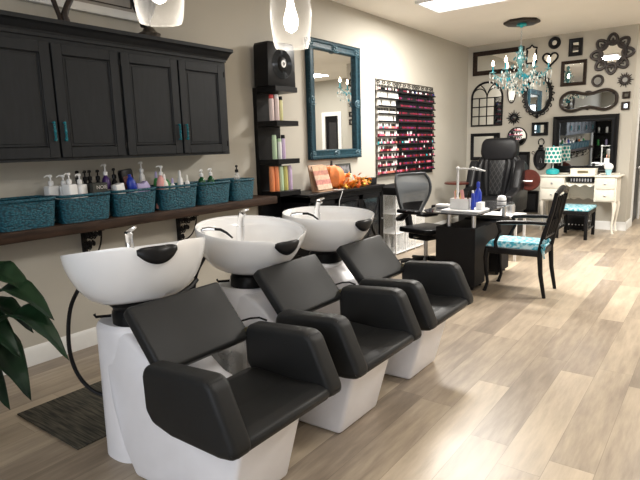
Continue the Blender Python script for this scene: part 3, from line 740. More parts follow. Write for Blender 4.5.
# ------------------------------------------------------------------ teal mirror
def carved_frame(b, rails, depth): pass
t = thing('carved_mirror', 'tall mirror in a carved teal frame above the black console', 'mirror', (.0, 0, 0))
y0, y1, z0, z1 = 4.83, 5.875, 1.30, 2.62; F = .108
def miter(b, y0, y1, z0, z1, prof):
    # prof: (inset, x) ; sweeps round the rectangle
    P = [(y0, z0, 1, 1), (y1, z0, -1, 1), (y1, z1, -1, -1), (y0, z1, 1, -1)]
    def f(u, v):
        i = round(u*4) % 4; j = round(v*(len(prof)-1)); ins, x = prof[j]; y, z, sy, sz = P[i]
        return (x, y+sy*ins, z+sz*ins)
    b.grid(f, 4, len(prof), closeu=True)
b = MB(); miter(b, y0, y1, z0, z1, [(0, .004), (0, .045), (.012, .062), (.03, .058), (.04, .046), (.07, .044), (.09, .052), (.098, .050), (F, .028), (F, .012)])
fr = b.build('frame', K['tealframe'], t, ang=30)
b = MB()
def beads(b, ins, x, r, step):
    for (a0, c0, a1, c1) in ((y0+ins, z0+ins, y1-ins, z0+ins), (y1-ins, z0+ins, y1-ins, z1-ins), (y1-ins, z1-ins, y0+ins, z1-ins), (y0+ins, z1-ins, y0+ins, z0+ins)):
        n = max(1, int(math.hypot(a1-a0, c1-c0)/step))
        for k in range(n): b.ball((x, a0+(a1-a0)*k/n, c0+(c1-c0)*k/n), r, 6)
beads(b, .006, .050, .012, .030)
b.build('beading', K['tealframe'], fr)
for (cy, cz) in ((y0+.055, z0+.055), (y1-.055, z0+.055), (y1-.055, z1-.055), (y0+.055, z1-.055), ((y0+y1)/2, z0+.055), ((y0+y1)/2, z1-.055), (y1-.055, (z0+z1)/2), (y0+.055, (z0+z1)/2)):
    b = MB()
    for k in range(7):
        a = k*2*PI/7; b.ball((.052, cy+.032*math.cos(a), cz+.032*math.sin(a)), .012, 8, sx=.6)
    b.ball((.056, cy, cz), .016, 8, sx=.6)
    s_ = [(.052, cy+(.04+.0045*k)*math.cos(k*.5), cz+(.02+.0035*k)*math.sin(k*.5)) for k in range(12)]; b.tube(s_, .005, 5)
    b.build('carved_ornament', K['tealframe_pale'], fr)

MB().box(.010, .014, y0+F-.002, y1-F+.002, z0+F-.002, z1-F+.002).build('mirror_glass', K['mirror'], t)

# ------------------------------------------------------------------ console with x-panel doors
CY0, CY1, CT = 4.28, 5.78, .965
t = thing('console_cabinet', 'low black console cabinet with glass doors and crossed bars under the teal mirror', 'cabinet', (0, 0, 0))
MB().box(.02, .44, CY0-.02, CY1+.02, CT-.028, CT, .004, 2).build('top', K['black'], t)
b = MB(); b.box(.03, .40, CY0, CY1, .10, .125); b.box(.03, .05, CY0, CY1, .10, CT-.028)
for y in (CY0, CY1-.03): b.box(.03, .42, y, y+.03, .10, CT-.028)
b.box(.03, .42, CY0, CY1, CT-.085, CT-.028); b.box(.05, .38, CY0, CY1, .50, .515)
b.build('carcass', K['black'], t)
for (x, y) in ((.05, CY0+.02), (.40, CY0+.02), (.05, CY1-.02), (.40, CY1-.02)): MB().box(x-.02, x+.02, y-.02, y+.02, 0, .10).build('leg', K['black'], t)
nd = 3; w_ = (CY1-CY0-.06)/nd
for k in range(nd):
    a = CY0+.03+k*w_+.004; c = a+w_-.008; zt = CT-.09; zb = .13; b = MB()
    for (p, q, r, s_) in ((a, a+.045, zb, zt), (c-.045, c, zb, zt), (a, c, zb, zb+.045), (a, c, zt-.045, zt)): b.box(.40, .42, p, q, r, s_)
    ia, ic, ib, it = a+.045, c-.045, zb+.045, zt-.045
    for (p, q) in (((ia, ib), (ic, it)), ((ia, it), (ic, ib))): b.tube([(.41, *p), (.41, *q)], .011, 4)
    d = b.build('door', K['black'], t)
    MB().box(.403, .406, ia, ic, ib, it).build('glass_pane', mat('door_glass', (.05, .055, .06), .05, alpha=.45) if k == 0 else bpy.data.materials['door_glass'], d)
    MB().ball((.435, c-.022 if k % 2 == 0 else a+.022, .55), .012).build('knob', K['steel'], d)
jar = mat('grey_jar', (.25, .26, .24), .4)
for (y, z, h, r, l) in ((5.25, .516, .12, .05, 'squat grey jar inside the console, behind the far door'), (5.45, .516, .16, .04, 'taller grey jar inside the console, behind the far door')):
    tag(MB().lathe([(r, 0), (r, h*.8), (r*.7, h*.9), (r*.7, h)], (0, 0, 0), 16).build('jar', jar, None, (.2, y, z)), l, 'jar')
# things on the console
t = thing('sample_card_rack', 'stepped rack of pink and brown sample cards at the left of the console top', 'card rack', (.26, 4.68, CT))
b = MB().prism([(.0, 0), (.10, 0), (.10, .010), (.030, .014), (-.040, .285), (-.052, .285)], 'y', -.135, .135, .003, 1); b.build('stand', mat('kraft', (.42, .26, .16), .6), t)
cc = [(.62, .45, .33), (.50, .20, .17), (.60, .40, .28), (.45, .19, .14), (.55, .36, .22)]
for k in range(5):
    f = k/4.4; x = .060-.072*f; z = .045+.215*f
    b = MB(); b.T = Matrix.Translation((x+.010, 0, z+.006)) @ Matrix.Rotation(-.28, 4, 'Y'); b.box(-.002, .010, -.13, .13, -.030, .026, .001, 1)
    b.build('sample_card', mat('sample_%d' % k, cc[k], .5, var=.25, scale=30), t)
def pumpkin(loc, R, label):
    t = thing('pumpkin', label, 'pumpkin', loc)
    def f(u, v):
        a = u*2*PI; ph = PI*v; r = R*(1-.09*abs(math.cos(a*4.5)))*math.sin(ph)**.8
        return (r*math.cos(a), r*math.sin(a), R*.86*(1-math.cos(ph))*.98-.03*R*math.sin(ph)*0 + 0.0 - (.12*R if v > .96 else 0))
    MB().grid(f, 54, 16, closeu=True, capv=True).build('body', K['orange'], t)
    MB().tube([(0, 0, R*1.6), (0, .005, R*1.8), (-.01, .02, R*2.0)], [.02, .013, .012], 8).build('stem', K['brownframe'], t)
pumpkin((.2, 5.0, CT), .158, 'orange ribbed pumpkin on the console under the mirror')
# autumn leaf garland
b = MB(); rnd = random.Random(5)
for k in range(62):
    c = Vector((.36+rnd.uniform(-.06, .06), 4.96+.54*rnd.random(), CT+.012+abs(rnd.gauss(0, .06)))); b.mi = rnd.choice((0, 0, 1, 2))
    R = Matrix.Rotation(rnd.uniform(0, 6.3), 4, 'Z') @ Matrix.Rotation(rnd.uniform(-1.1, 1.1), 4, 'X') @ Matrix.Rotation(rnd.uniform(-1, 1), 4, 'Y')
    b.T = Matrix.Translation(c) @ R; s_ = rnd.uniform(.03, .052); n = 10
    pts = [((s_ if i % 2 == 0 else s_*.5)*math.cos(2*PI*i/n), (s_ if i % 2 == 0 else s_*.5)*math.sin(2*PI*i/n), .004*math.sin(i*2)) for i in range(n)]
    b._add(pts+[(0, 0, .008)], [(i, (i+1) % n, n) for i in range(n)])
b.T = Matrix()
o = b.build('leaf_garland', [mat('leaf_orange', (.80, .26, .02), .6), mat('leaf_yellow', (.85, .50, .06), .6), mat('leaf_rust', (.60, .13, .02), .6)], None, ang=80)
tag(o, 'orange and yellow autumn leaf garland lying along the console front', 'garland')
md = o.modifiers.new('th', 'SOLIDIFY'); md.thickness = .0015
t = thing('pillar_candle', 'cream pillar candle between pumpkin and leaves on the console', 'candle', (.26, 5.24, CT))
MB().lathe([(.05, 0), (.05, .155), (.044, .16), (.0, .152)], n=24).build('wax', K['candle'], t); MB().cyl((0, 0, .15), (0, 0, .17), .002, 6).build('wick', K['black'], t)
t = thing('picture_frame', 'small dark glass picture frame standing behind the candle', 'picture frame', (.10, 5.42, CT)); t.rotation_euler = (0, -.12, 0)
b = MB()
for (a, c, z0_, z1_) in ((-.15, .15, 0, .02), (-.15, .15, .25, .27), (-.15, -.13, .02, .25), (.13, .15, .02, .25)): b.box(0, .015, a, c, z0_, z1_)
b.build('frame', K['greybox'], t); MB().box(.004, .008, -.13, .13, .02, .25).build('picture', mat('grey_photo', (.16, .16, .17), .2, var=.8, scale=16), t)
t = thing('wooden_tray', 'small pale wooden crate among the leaves on the console', 'crate', (.26, 5.44, CT))
b = MB(); b.box(-.06, .06, -.13, .13, 0, .01)
for x in (-.06, .054): b.box(x, x+.006, -.13, .13, .01, .075)
for y in (-.13, .124): b.box(-.06, .06, y, y+.006, .01, .075)
b.build('crate_body', mat('pale_pine', (.6, .38, .16), .6, var=.2), t)
t = thing('card_terminal', 'black box with papers at the far end of the console top', 'box', (.25, 5.68, CT))
MB().box(-.09, .09, -.095, .095, 0, .085, .01, 2).build('case', K['blackmatte'], t); MB().box(-.05, .05, -.05, .05, .0855, .0875).build('screen', K['darkglass'], t)
o = MB().tube([(.30, 4.99, CT+.004), (.42, 4.90, CT+.006), (.452, 4.84, CT-.02), (.455, 4.78, .86), (.452, 4.75, .6), (.452, 4.74, .3)], .004, 6).build('cable', K['white'])
tag(o, 'thin white cable hanging over the front edge of the console', 'cable')
o = tag(MB().box(.30, .40, 4.86, 4.99, CT+.001, CT+.004).build('paper_slip', K['paper']), 'white paper slip at the console edge by the cable', 'paper')

# ------------------------------------------------------------------ nail polish racks
pol = {'white': (.80, .78, .76), 'blush': (.72, .50, .48), 'pink': (.62, .14, .22), 'crimson': (.17, .010, .025), 'red': (.26, .025, .02), 'maroon': (.11, .01, .02), 'teal': (.05, .38, .42), 'navy': (.02, .03, .14), 'black': (.012, .012, .012), 'coral': (.60, .22, .15), 'plum': (.14, .02, .10)}
capb = K['black']; capw = K['white']
protos = {}
def polish_mesh(col, whitecap):
    k = (col, whitecap)
    if k not in protos:
        b = MB(); b.lathe([(.0125, 0), (.014, .003), (.014, .036), (.006, .043)], n=8); b.mi = 1; b.lathe([(.0085, .042), (.0065, .080)], n=8)
        if whitecap == 'upside': pass
        pm_ = bpy.data.materials.get('polish_'+col) or mat('polish_'+col, pol[col], .15)
        o = b.build('nail_polish', [pm_, capw if whitecap else capb]); me = o.data; bpy.data.objects.remove(o); protos[k] = me
    return protos[k]
RY = [(6.31, 6.89), (6.91, 7.47), (7.49, 8.07)]; ROWS = 12; RN = ['left', 'middle', 'right']
ORD = ['top', 'second', 'third', 'fourth', 'fifth', 'sixth', 'seventh', 'eighth', 'ninth', 'tenth', 'eleventh', 'bottom']
NTH = ['first', 'second', 'third', 'fourth', 'fifth', 'sixth', 'seventh', 'eighth', 'ninth', 'tenth', 'eleventh', 'twelfth', 'thirteenth', 'fourteenth']
def row_z(k): return 2.155-k*.1015
rnd = random.Random(11); count = 0; rest = MB(); restcols = list(pol)
for ri, (a, c) in enumerate(RY):
    t = thing('polish_rack', '%s of the three black wire nail polish racks on the left wall' % ['nearest', 'middle', 'farthest'][ri], 'rack', (0, 0, 0), 0, 'wall racks of nail polish')
    if ri: MB().box(.003, .009, a, c, .985, 2.22).build('back_panel', K['blackmatte'], t)
    b = MB()
    for y in (a+.006, c-.006): b.cyl((.012, y, .985), (.012, y, 2.30), .005, 6)
    b.cyl((.012, a, 2.30), (.012, c, 2.30), .005, 6); b.cyl((.012, a, 2.225), (.012, c, 2.225), .004, 6)
    b.build('frame', K['iron'], t)
    b = MB()
    for k in range(4):
        cy = a+(k+.5)*(c-a)/4
        for s_ in (-1, 1): b.tube([(.012, cy+s_*(.006+.052*(1-j/14))*math.cos(j*.55)*.9, 2.262+.03*(1-j/14)*math.sin(j*.55)) for j in range(13)], .0035, 5)
    b.build('scrollwork', K['iron'], t)
    b = MB()
    for k in range(ROWS):
        z = row_z(k); b.box(.009, .062, a, c, z-.006, z); b.box(.058, .062, a, c, z, z+.014)
    b.build('shelf_rails', K['blackmatte'], t)
    for k in range(ROWS):
        z = row_z(k); n = 14; kk = 0
        for j in range(n):
            y = a+.022+j*(c-a-.044)/(n-1)
            if ri == 0:
                if k == 0: col = rnd.choice(['white', 'maroon', 'navy', 'blush', 'black']); wc = False
                elif k < 5: col = 'white' if not (k in (2, 4) and j > 11) else 'black'; wc = (k in (1, 2, 4)) and col == 'white'
                else: col = rnd.choice(['white', 'pink', 'blush', 'coral', 'crimson', 'teal', 'white', 'pink'] if k < 8 else ['pink', 'crimson', 'white', 'blush', 'coral', 'pink']); wc = rnd.random() < .45
            else:
                if k == 0: col = rnd.choice(['black', 'navy', 'white', 'maroon', 'black']); wc = False
                elif k < 6: col = rnd.choice(['maroon', 'maroon', 'crimson', 'plum', 'black', 'black' if k < 3 else 'crimson']); wc = False
                else: col = rnd.choice(['crimson', 'red', 'maroon', 'maroon', 'pink', 'plum', 'black'] + (['teal', 'white'] if k in (7, 9) else [])); wc = rnd.random() < .06
            if rnd.random() < .03: continue
            kk += 1
            if count < 300 and ri < 2 or (ri == 2 and count < 300):
                o = bpy.data.objects.new('nail_polish', polish_mesh(col, wc)); COL.objects.link(o); o.location = (.038, y, z+.0005)
                tag(o, '%s nail polish, %s cap, %s from left in the %s row of the %s rack' % (col, 'white' if wc else 'black', NTH[kk-1], ORD[k], ['nearest', 'middle', 'farthest'][ri]), 'nail polish', 'nail polish bottles on the wall racks'); count += 1
            else:
                rest.mi = restcols.index(col); rest.lathe([(.0125, 0), (.014, .003), (.014, .036), (.006, .043)], (.038, y, z), 8)
                rest.mi = len(restcols) + (1 if wc else 0); rest.lathe([(.0085, .042), (.0065, .080)], (.038, y, z), 8)
ms = [bpy.data.materials.get('polish_'+c_) or mat('polish_'+c_, pol[c_], .15) for c_ in restcols]+[capb, capw]
tag(rest.build('nail_polish_rows', ms), 'remaining rows of dark red nail polish bottles on the two farther racks', 'nail polish', 'nail polish bottles on the wall racks', 'stuff')

# clear display drawers with black top under the racks
t = thing('acrylic_stand', 'clear acrylic display stand with black top under the polish racks', 'display stand', (0, 0, 0))
b = MB()
for y in (6.12, 6.40, 6.68, 6.95):
    for x in (.06, .40): b.box(x, x+.012, y, y+.012, 0, .80)
for z in (.02, .28, .54, .79): b.box(.06, .412, 6.12, 6.962, z, z+.008)
b.build('frame', K['white'], t)
b = MB(); b.box(.06, .062, 6.12, 6.96, .02, .8); b.box(.405, .407, 6.13, 6.95, .03, .78); b.build('panels', K['acryl'], t)
MB().box(.03, .44, 6.08, 7.0, .80, .90, .01).build('top', K['blackmatte'], t)
for i in range(9):
    tag(MB().lathe([(.035, 0), (.038, .01), (.03, .12), (.012, .16), (.012, .2)], n=12).build('clear_bottle', K['acryl'] if i % 2 else K['white'], None, (.16+.16*(i % 2), 6.18+.088*i, .0285)),
        '%s bottle at the foot of the acrylic stand, %s from the left' % ('clear' if i % 2 else 'white', NTH[i]), 'bottle', 'bottles at the foot of the acrylic stand')

# ------------------------------------------------------------------ manicure desk
t = thing('manicure_desk', 'black manicure desk with glass top on steel posts over two black pedestals', 'desk', (0, 0, 0))
for (a, c) in ((4.98, 5.27), (5.72, 6.03)):
    b = MB().box(1.49, 1.90, a, c, .035, .62, .003, 1)
    p = b.build('pedestal', K['blackmatte'], t)
    b = MB()
    for x in (1.53, 1.86):
        for y in (a+.04, c-.04): b.lathe([(.018, .0), (.018, .028), (.008, .036)], (x, y, 0), 10)
    b.build('casters', K['black'], p)
MB().box(1.50, 1.88, 5.27, 5.72, .30, .60).build('modesty_panel', K['blackmatte'], t)
for (x, y) in ((1.60, 5.05), (1.855, 5.05), (1.60, 5.96), (1.855, 5.96)): MB().cyl((x, y, .62), (x, y, .752), .021, 16).build('post', K['steel'], t)
MB().prism([(1.30, 5.10), (1.42, 4.93), (1.92, 4.93), (1.94, 5.0), (1.94, 6.05), (1.90, 6.10), (1.42, 6.10), (1.30, 5.95)], 'z', .752, .766, .003, 1).build('desktop', K['darkglass'], t)
# on the desk
t = tag(MB().prism([(1.52, 5.02), (1.90, 5.02), (1.915, 5.05), (1.915, 5.32), (1.89, 5.35), (1.54, 5.35), (1.52, 5.32)], 'z', .767, .785, .004, 2).build('desk_tray', K['white']), 'flat white tray on the front end of the manicure desk', 'tray')
t = thing('tool_caddy', 'white open box of files and brushes on the manicure desk', 'box', (1.68, 5.17, .786))
b = MB(); b.box(-.10, .10, -.06, .06, 0, .006)
for x in (-.10, .096): b.box(x, x+.004, -.06, .06, .006, .105)
for y in (-.06, .056): b.box(-.10, .10, y, y+.004, .006, .105)
b.box(-.002, .002, -.06, .06, .006, .09); b.build('box_body', K['white'], t)
pc = [mat('tool_wood', (.55, .33, .16), .6), mat('tool_pink', (.75, .38, .38), .5), mat('tool_yellow', (.7, .5, .15), .5), K['pink'], K['brownframe']]
TN = ['wooden cuticle stick leaning left in the white box', 'pink nail file standing in the white box', 'yellow brush handle in the white box', 'pale pink buffer block in the white box', 'dark wooden brush in the white box']
for i, x in enumerate((-.075, -.045, -.02, .03, .06)):
    o = MB().box(-.007 if i != 3 else -.018, .007 if i != 3 else .018, -.004, .004, 0, .185-.014*(i % 3), .002, 1).build('nail_tool', pc[i], None, (1.68+x, 5.16, .7935)); o.rotation_euler = (.08, .12*(-1)**i, 0)
    tag(o, TN[i], 'nail tool', 'tools in the white box')
t = thing('small_white_box', 'small white box right of the tool box on the tray', 'box', (1.86, 5.20, .786)); MB().box(-.025, .03, -.05, .05, 0, .07, .004, 2).build('carton', K['white'], t)
t = thing('blue_spray_bottle', 'deep blue bottle with sloped shoulders standing on the desk', 'bottle', (1.755, 5.42, .767))
MB().lathe([(.036, 0), (.038, .01), (.038, .16), (.02, .20), (.013, .21), (.013, .225)], n=18).build('body', K['blue'], t); MB().lathe([(.018, .222), (.018, .262), (.01, .275)], n=14).build('cap', K['blue'], t)
t = thing('blue_tube', 'slim blue tube in front of the blue bottle on the desk', 'bottle', (1.806, 5.14, .786)); MB().lathe([(.016, 0), (.018, .01), (.016, .155), (.008, .165)], n=14).build('body', K['blue'], t); MB().lathe([(.010, .165), (.010, .19)], n=12).build('cap', K['white'], t)
t = thing('desk_lamp', 'white jointed arm lamp clamped to the manicure desk', 'lamp', (1.55, 5.38, .767))
MB().lathe([(.06, 0), (.06, .012), (.02, .022)], n=20).build('base', K['white'], t)
MB().cyl((0, 0, .02), (0, 0, .40), .013, 12).build('pole', K['lampgrey'], t)
MB().ball((0, 0, .41), .022).build('joint', K['lampgrey'], t)
MB().cyl((0, 0, .41), (.17, -.03, .41), .007, 10).ball((.17, -.03, .415), .017).build('arm', K['lampgrey'], t)
MB().prism([(.15, .422), (.19, .424), (.30, .392), (.297, .382), (.17, .405)], 'y', -.05, -.01, .003, 1).build('lamp_head', K['lampgrey'], t)
t = thing('hand_rest', 'white padded hand rest at the far left corner of the desk', 'hand rest', (1.42, 5.33, .767))
MB().box(-.08, .09, -.05, .05, 0, .04, .015, 3).build('cushion', K['white'], t)
t = tag(MB().lathe([(.03, 0), (.035, .03), (.03, .035)], n=16).build('glass_dish', K['darkglass'], None, (1.42, 5.52, .767)), 'small dark dish behind the white hand rest', 'dish')
t = thing('uv_lamp', 'small white nail lamp dome at the far end of the desk', 'lamp', (1.82, 5.98, .767))
MB().lathe([(.05, 0), (.05, .05), (.04, .075), (.015, .085)], n=20).build('dome', K['white'], t); MB().lathe([(.051, .02), (.051, .03)], n=20).build('band', K['black'], t)
# white trolley
t = thing('white_trolley', 'small white metal trolley behind the manicure desk', 'trolley', (1.60, 6.70, 0))
MB().box(-.24, .24, -.20, .20, .52, .55, .006).build('top', K['white'], t)
for (x, y) in ((-.22, -.18), (.22, -.18), (-.22, .18), (.22, .18)): MB().box(x-.014, x+.014, y-.014, y+.014, 0, .52).build('leg', K['white'], t)
MB().box(-.23, .23, -.19, .19, .20, .215).build('shelf', K['white'], t)
MB().lathe([(.05, 0), (.055, .1), (.04, .14), (.02, .15)], (.1, 0, .551), 18).build('bottle', K['steel'], t)

# customer chair
t = thing('wooden_armchair', 'black wooden armchair with turquoise damask cushion at the manicure desk', 'chair', (2.24, 5.27, 0))
# local: faces -x ; seat x -.27 .. .25 ; y +-.21
def cab_leg(x, y, sx): return MB().tube([(x, y, .43), (x+sx*.012, y, .33), (x+sx*.004, y, .2), (x-sx*.01, y, .09), (x+sx*.012, y, .02), (x+sx*.02, y, 0)], [.026, .026, .020, .015, .017, .021], 10)
for y in (-.205, .205): cab_leg(-.25, y, -1).build('leg', K['black'], t)
for y in (-.20, .20):
    MB().tube([(.36, y, .98), (.325, y, .80), (.27, y, .60), (.235, y, .43), (.25, y, .22), (.29, y, 0)], [.017, .02, .022, .025, .021, .017], 10).build('leg', K['black'], t)
MB().prism([(-.27, -.225), (.25, -.22), (.25, .22), (-.27, .225)], 'z', .385, .445, .006, 2).build('seat_frame', K['black'], t)
b = MB()
for k in range(5): 
    y = -.14+.07*k; b.tube(curve([(.242, y, .50), (.275, y, .62), (.32, y+(.015 if k % 2 else -.015), .78), (.35, y, .94)], 4), .012, 6)
b.tube([(.26, -.19, .56), (.26, .19, .56)], .013, 8); b.tube([(.355, -.2, .955), (.362, -.1, .99), (.366, 0, 1.01), (.362, .1, .99), (.355, .2, .955)], [.02, .025, .028, .025, .02], 8)
b.tube([(.325, -.06, .72), (.33, 0, .86), (.325, .06, .72)], .010, 6)
b.build('backrest', K['black'], t)
for s_ in (-1, 1):
    MB().tube([(.305, s_*.21, .70), (.15, s_*.235, .705), (-.05, s_*.24, .695), (-.15, s_*.235, .685)], [.015, .018, .020, .018], 8).tube([(-.15, s_*.235, .69), (-.12, s_*.23, .6), (-.17, s_*.22, .5), (-.16, s_*.215, .43)], [.018, .015, .017, .02], 8).build('armrest', K['black'], t)
cu = MB()
def cf(u, v):
    x = -.27+.50*u; y = -.19+.38*v; e = min(1, min(u, 1-u, v, 1-v)*7); return (x, y, .45+.055*math.sqrt(max(0, e*(2-e))))
cu.grid(cf, 18, 14); cu.box(-.27, .23, -.19, .19, .444, .452)
cu.build('cushion', K['fabric'], t)
b = MB()
for (dx, dy, dz) in ((.05, -.02, .05), (.06, -.05, .0), (.04, .0, -.05), (.055, -.03, -.12), (.03, .02, -.09), (.09, -.01, .06)):
    b.tube([(.235, -.20, .50), (.235+dx*.6, -.20+dy, .50+dz*.5), (.235+dx, -.20+dy*1.3, .50+dz)], [.006, .017, .014], 6, flat=(1, .35))
b.build('cushion_tie', K['fabric'], t)

# office chair
t = thing('office_chair', 'grey mesh office chair with black arms behind the manicure desk', 'chair', (1.03, 5.72, 0), -.30)
# local: faces +x
for k in range(5):
    a = 2*PI*k/5+.35; b = MB(); p = (.30*math.cos(a), .30*math.sin(a), .075)
    b.tube([(0, 0, .11), p], [.028, .018], 8); b.build('star_leg', K['black'], t)
    MB().cyl((p[0], p[1]-.012, .028), (p[0], p[1]+.012, .028), .028, 12).build('caster', K['black'], t)
MB().cyl((0, 0, .10), (0, 0, .40), .025, 12).build('gas_column', K['steel'], t)
MB().box(-.16, .14, -.14, .14, .34, .43, .02).build('tilt_mechanism', K['blackmatte'], t)
MB().prism([(-.22, -.23), (.20, -.25), (.26, -.18), (.26, .18), (.20, .25), (-.22, .23)], 'z', .43, .49, .018, 3).build('seat', K['leather_dark'], t)
bk = MB()
def off(u, v, d=0):
    z = .62+.47*v; hw = .13+.155*math.sin(PI*min(1, v*.70+.0))**.9
    if v > .85: hw *= 1-.9*(v-.85)**1.2
    y = (u-.5)*2*hw; x = -.25-.05*v+.06*(abs(u-.5)*2)**2-.03*math.cos(v*5)+d
    return (x, y, z)
bk.grid(lambda u, v: off(u, v), 16, 18); o = bk.build('mesh_back', K['mesh'], t)
b = MB(); ring = [off(0, k/14) for k in range(15)]+[off(k/8, 1) for k in range(1, 9)]+[off(1, 1-k/14) for k in range(1, 15)]+[off(1-k/8, 0) for k in range(1, 8)]
b.tube(ring, .016, 8, True); b.build('back_frame', mat('grey_frame', (.045, .048, .052), .4), t)
MB().grid(lambda u, v: off(.12+.76*u, 0+.30*v, .022), 8, 5).build('lumbar_pad', K['blackmatte'], t)
MB().tube([(-.10, 0, .40), (-.26, 0, .44), (-.30, 0, .60)], .045, 8).build('back_support', K['black'], t)
for s_ in (-1, 1):
    MB().tube([(-.27, s_*.13, .60), (-.22, s_*.24, .58), (-.10, s_*.29, .60), (-.02, s_*.29, .67)], [.03, .03, .028, .025], 8).build('arm_support', K['black'], t)
    MB().box(-.15, .15, s_*.29-.05, s_*.29+.05, .665, .71, .018, 3).build('arm_pad', K['black'], t)
b = MB(); b.cyl((.02, -.10, .39), (.02, -.22, .39), .016); b.cyl((.10, .1, .39), (.10, .2, .39), .016); b.build('adjustment_knobs', K['steel'], t)

# pedicure / massage chair
t = thing('massage_chair', 'black quilted leather massage chair against the back wall corner', 'chair', (.93, 8.33, 0))
# local faces -y
b = MB().box(-.36, .36, -.55, .40, .0, .40, .04, 3); b.build('base', K['leather_dark'], t)
MB().box(-.26, .26, -.52, .12, .40, .60, .05, 4).build('seat', K['leather_dark'], t)
b = MB(); b.T = Matrix.Translation((0, .08, .56)) @ Matrix.Rotation(-.20, 4, 'X')
b.prism([(-.29, 0), (.29, 0), (.33, .40), (.32, .62), (.25, .70), (-.25, .70), (-.32, .62), (-.33, .40)], 'y', -.05, .13, .045, 4)
b.build('backrest', K['leather_dark'], t)
b = MB(); b.T = Matrix.Translation((0, .08, .56)) @ Matrix.Rotation(-.20, 4, 'X')
b.prism([(-.09, .05), (.09, .05), (.13, .60), (-.13, .60)], 'y', -.068, -.03, .012, 3); b.build('quilted_panel', K['quilt'], t)
for s_ in (-1, 1):
    b = MB(); b.T = Matrix.Translation((0, .08, .56)) @ Matrix.Rotation(-.20, 4, 'X')
    b.tube([(s_*.13, -.045, .03), (s_*.165, -.055, .3), (s_*.185, -.05, .55), (s_*.16, -.04, .64)], [.03, .045, .045, .03], 10)
    b.tube([(s_*.24, -.04, .05), (s_*.27, -.06, .3), (s_*.27, -.05, .5), (s_*.24, -.02, .62)], [.03, .05, .05, .03], 10)
    b.build('side_bolster', K['leather_dark'], t)
b = MB(); b.T = Matrix.Translation((0, .08, .56)) @ Matrix.Rotation(-.20, 4, 'X')
b.prism([(-.22, .58), (.22, .58), (.29, .70), (.28, .88), (.22, .945), (-.22, .945), (-.28, .88), (-.29, .70)], 'y', -.09, .10, .05, 4)
b.build('headrest', K['leather_dark'], t)
for s_ in (-1, 1):
    b = MB(); x = s_*.36
    b.prism([(-.48, .38), (.30, .38), (.34, .75), (.30, 1.08), (.10, 1.16), (-.02, 1.0), (-.12, .74), (-.48, .66)], 'x', x-.07, x+.07, .04, 4)
    b.build('armrest', K['leather_dark'], t)
    b = MB(); b.T = Matrix.Translation((s_*.50, -.28, .84)) @ Matrix.Rotation(.10 if s_ > 0 else -1.35, 4, 'Y')
    b.lathe([(.0, -.05), (.0, -.05)]) if False else None
    b.T = Matrix.Translation((s_*.50, .12, .85)) if s_ > 0 else Matrix.Translation((s_*.56, -.1, .80))
    if s_ > 0: b.lathe([(.15, -.015), (.16, -.005), (.16, .01), (.15, .018)], n=30, axis='y')
    else: b.lathe([(.19, -.015), (.20, -.005), (.20, .01), (.19, .018)], n=30, sy=1)
    b.build('side_tray', K['redwood'], t)
MB().tube([(.41, .05, .84), (.50, .04, .84), (.56, .06, .84)], .014, 8).build('tray_bracket', K['steel'], t)
MB().prism([(-.45, .42), (-.20, .62), (.0, .62), (.0, .56), (-.2, .5)], 'x', .2, .28, .01).build('control_panel', K['steel'], t)

# ------------------------------------------------------------------ vanity desk
VX0, VX1, VY0, VY1 = 1.41, 2.53, 9.05, 9.50
t = thing('vanity_desk', 'cream vanity desk with curved legs and drawers under the big black mirror', 'desk', (0, 0, 0))
b = MB(); b.prism([(VX0, VY0+.02), (VX0+.03, VY0-.01), (1.80, VY0-.01), (1.84, VY0+.06), (2.18, VY0+.06), (2.22, VY0-.01), (VX1-.0, VY0-.01), (VX1+.03, VY0+.02), (VX1+.03, VY1), (VX0-.02, VY1)], 'z', .865, .888, .005, 2)
b.build('top', K['cream'], t)
b = MB()
for (a, c) in ((VX0+.02, 1.79), (2.22, VX1-.01)): b.box(a, c, VY0+.02, VY1-.01, .49, .865)
b.box(1.79, 2.22, VY1-.04, VY1-.015, .50, .865); b.box(1.79, 2.22, VY0+.10, VY1-.04, .755, .77)
scal = [(1.79, .755), (2.22, .755), (2.22, .705)]+[(2.22-.43*k/24, .725+.018*math.cos(k*PI/4)) for k in range(1, 24)]+[(1.79, .705)]
b.prism(scal, 'y', VY0+.08, VY0+.10)
scal = [(1.79, .52), (2.22, .52), (2.22, .47)]+[(2.22-.43*k/24, .49+.014*math.cos(k*PI/4)) for k in range(1, 24)]+[(1.79, .47)]
b.prism(scal, 'y', VY1-.05, VY1-.03)
b.build('carcass', K['cream'], t)
for (a, c) in ((VX0+.04, 1.77), (2.24, VX1-.03)):
    for (z0_, z1_) in ((.685, .85), (.505, .67)):
        d = MB().box(a, c, VY0+.005, VY0+.02, z0_, z1_, .006, 2).build('drawer', K['cream'], t)
        MB().lathe([(.006, -.02), (.015, -.014), (.012, -.004), (.004, .01)], ((a+c)/2, VY0, (z0_+z1_)/2), 12, axis='y').build('knob', K['steel'], d)
for (x, y, sx) in ((VX0+.05, VY0+.06, -1), (1.76, VY0+.06, 1), (2.25, VY0+.06, -1), (VX1-.04, VY0+.06, 1), (VX0+.05, VY1-.06, -1), (VX1-.04, VY1-.06, 1)):
    if x in (1.76, 2.25): continue
    MB().tube([(x, y, .50), (x+sx*.012, y-.012, .44), (x+sx*.005, y, .30), (x-sx*.012, y, .12), (x-sx*.002, y-.01, .04), (x+sx*.008, y-.015, .0)], [.03, .034, .022, .014, .015, .022], 10).build('leg', K['cream'], t)
b = MB(); b.prism([(1.845, .888), (2.20, .888), (2.20, .975), (2.21, .985), (1.835, .985), (1.845, .975)], 'y', VY0+.14, VY0+.34)
h = b.build('raised_drawer', K['cream'], t)
MB().box(1.95, 2.10, VY0+.13, VY0+.14, .92, .955).build('brass_pull', K['brass'], h)
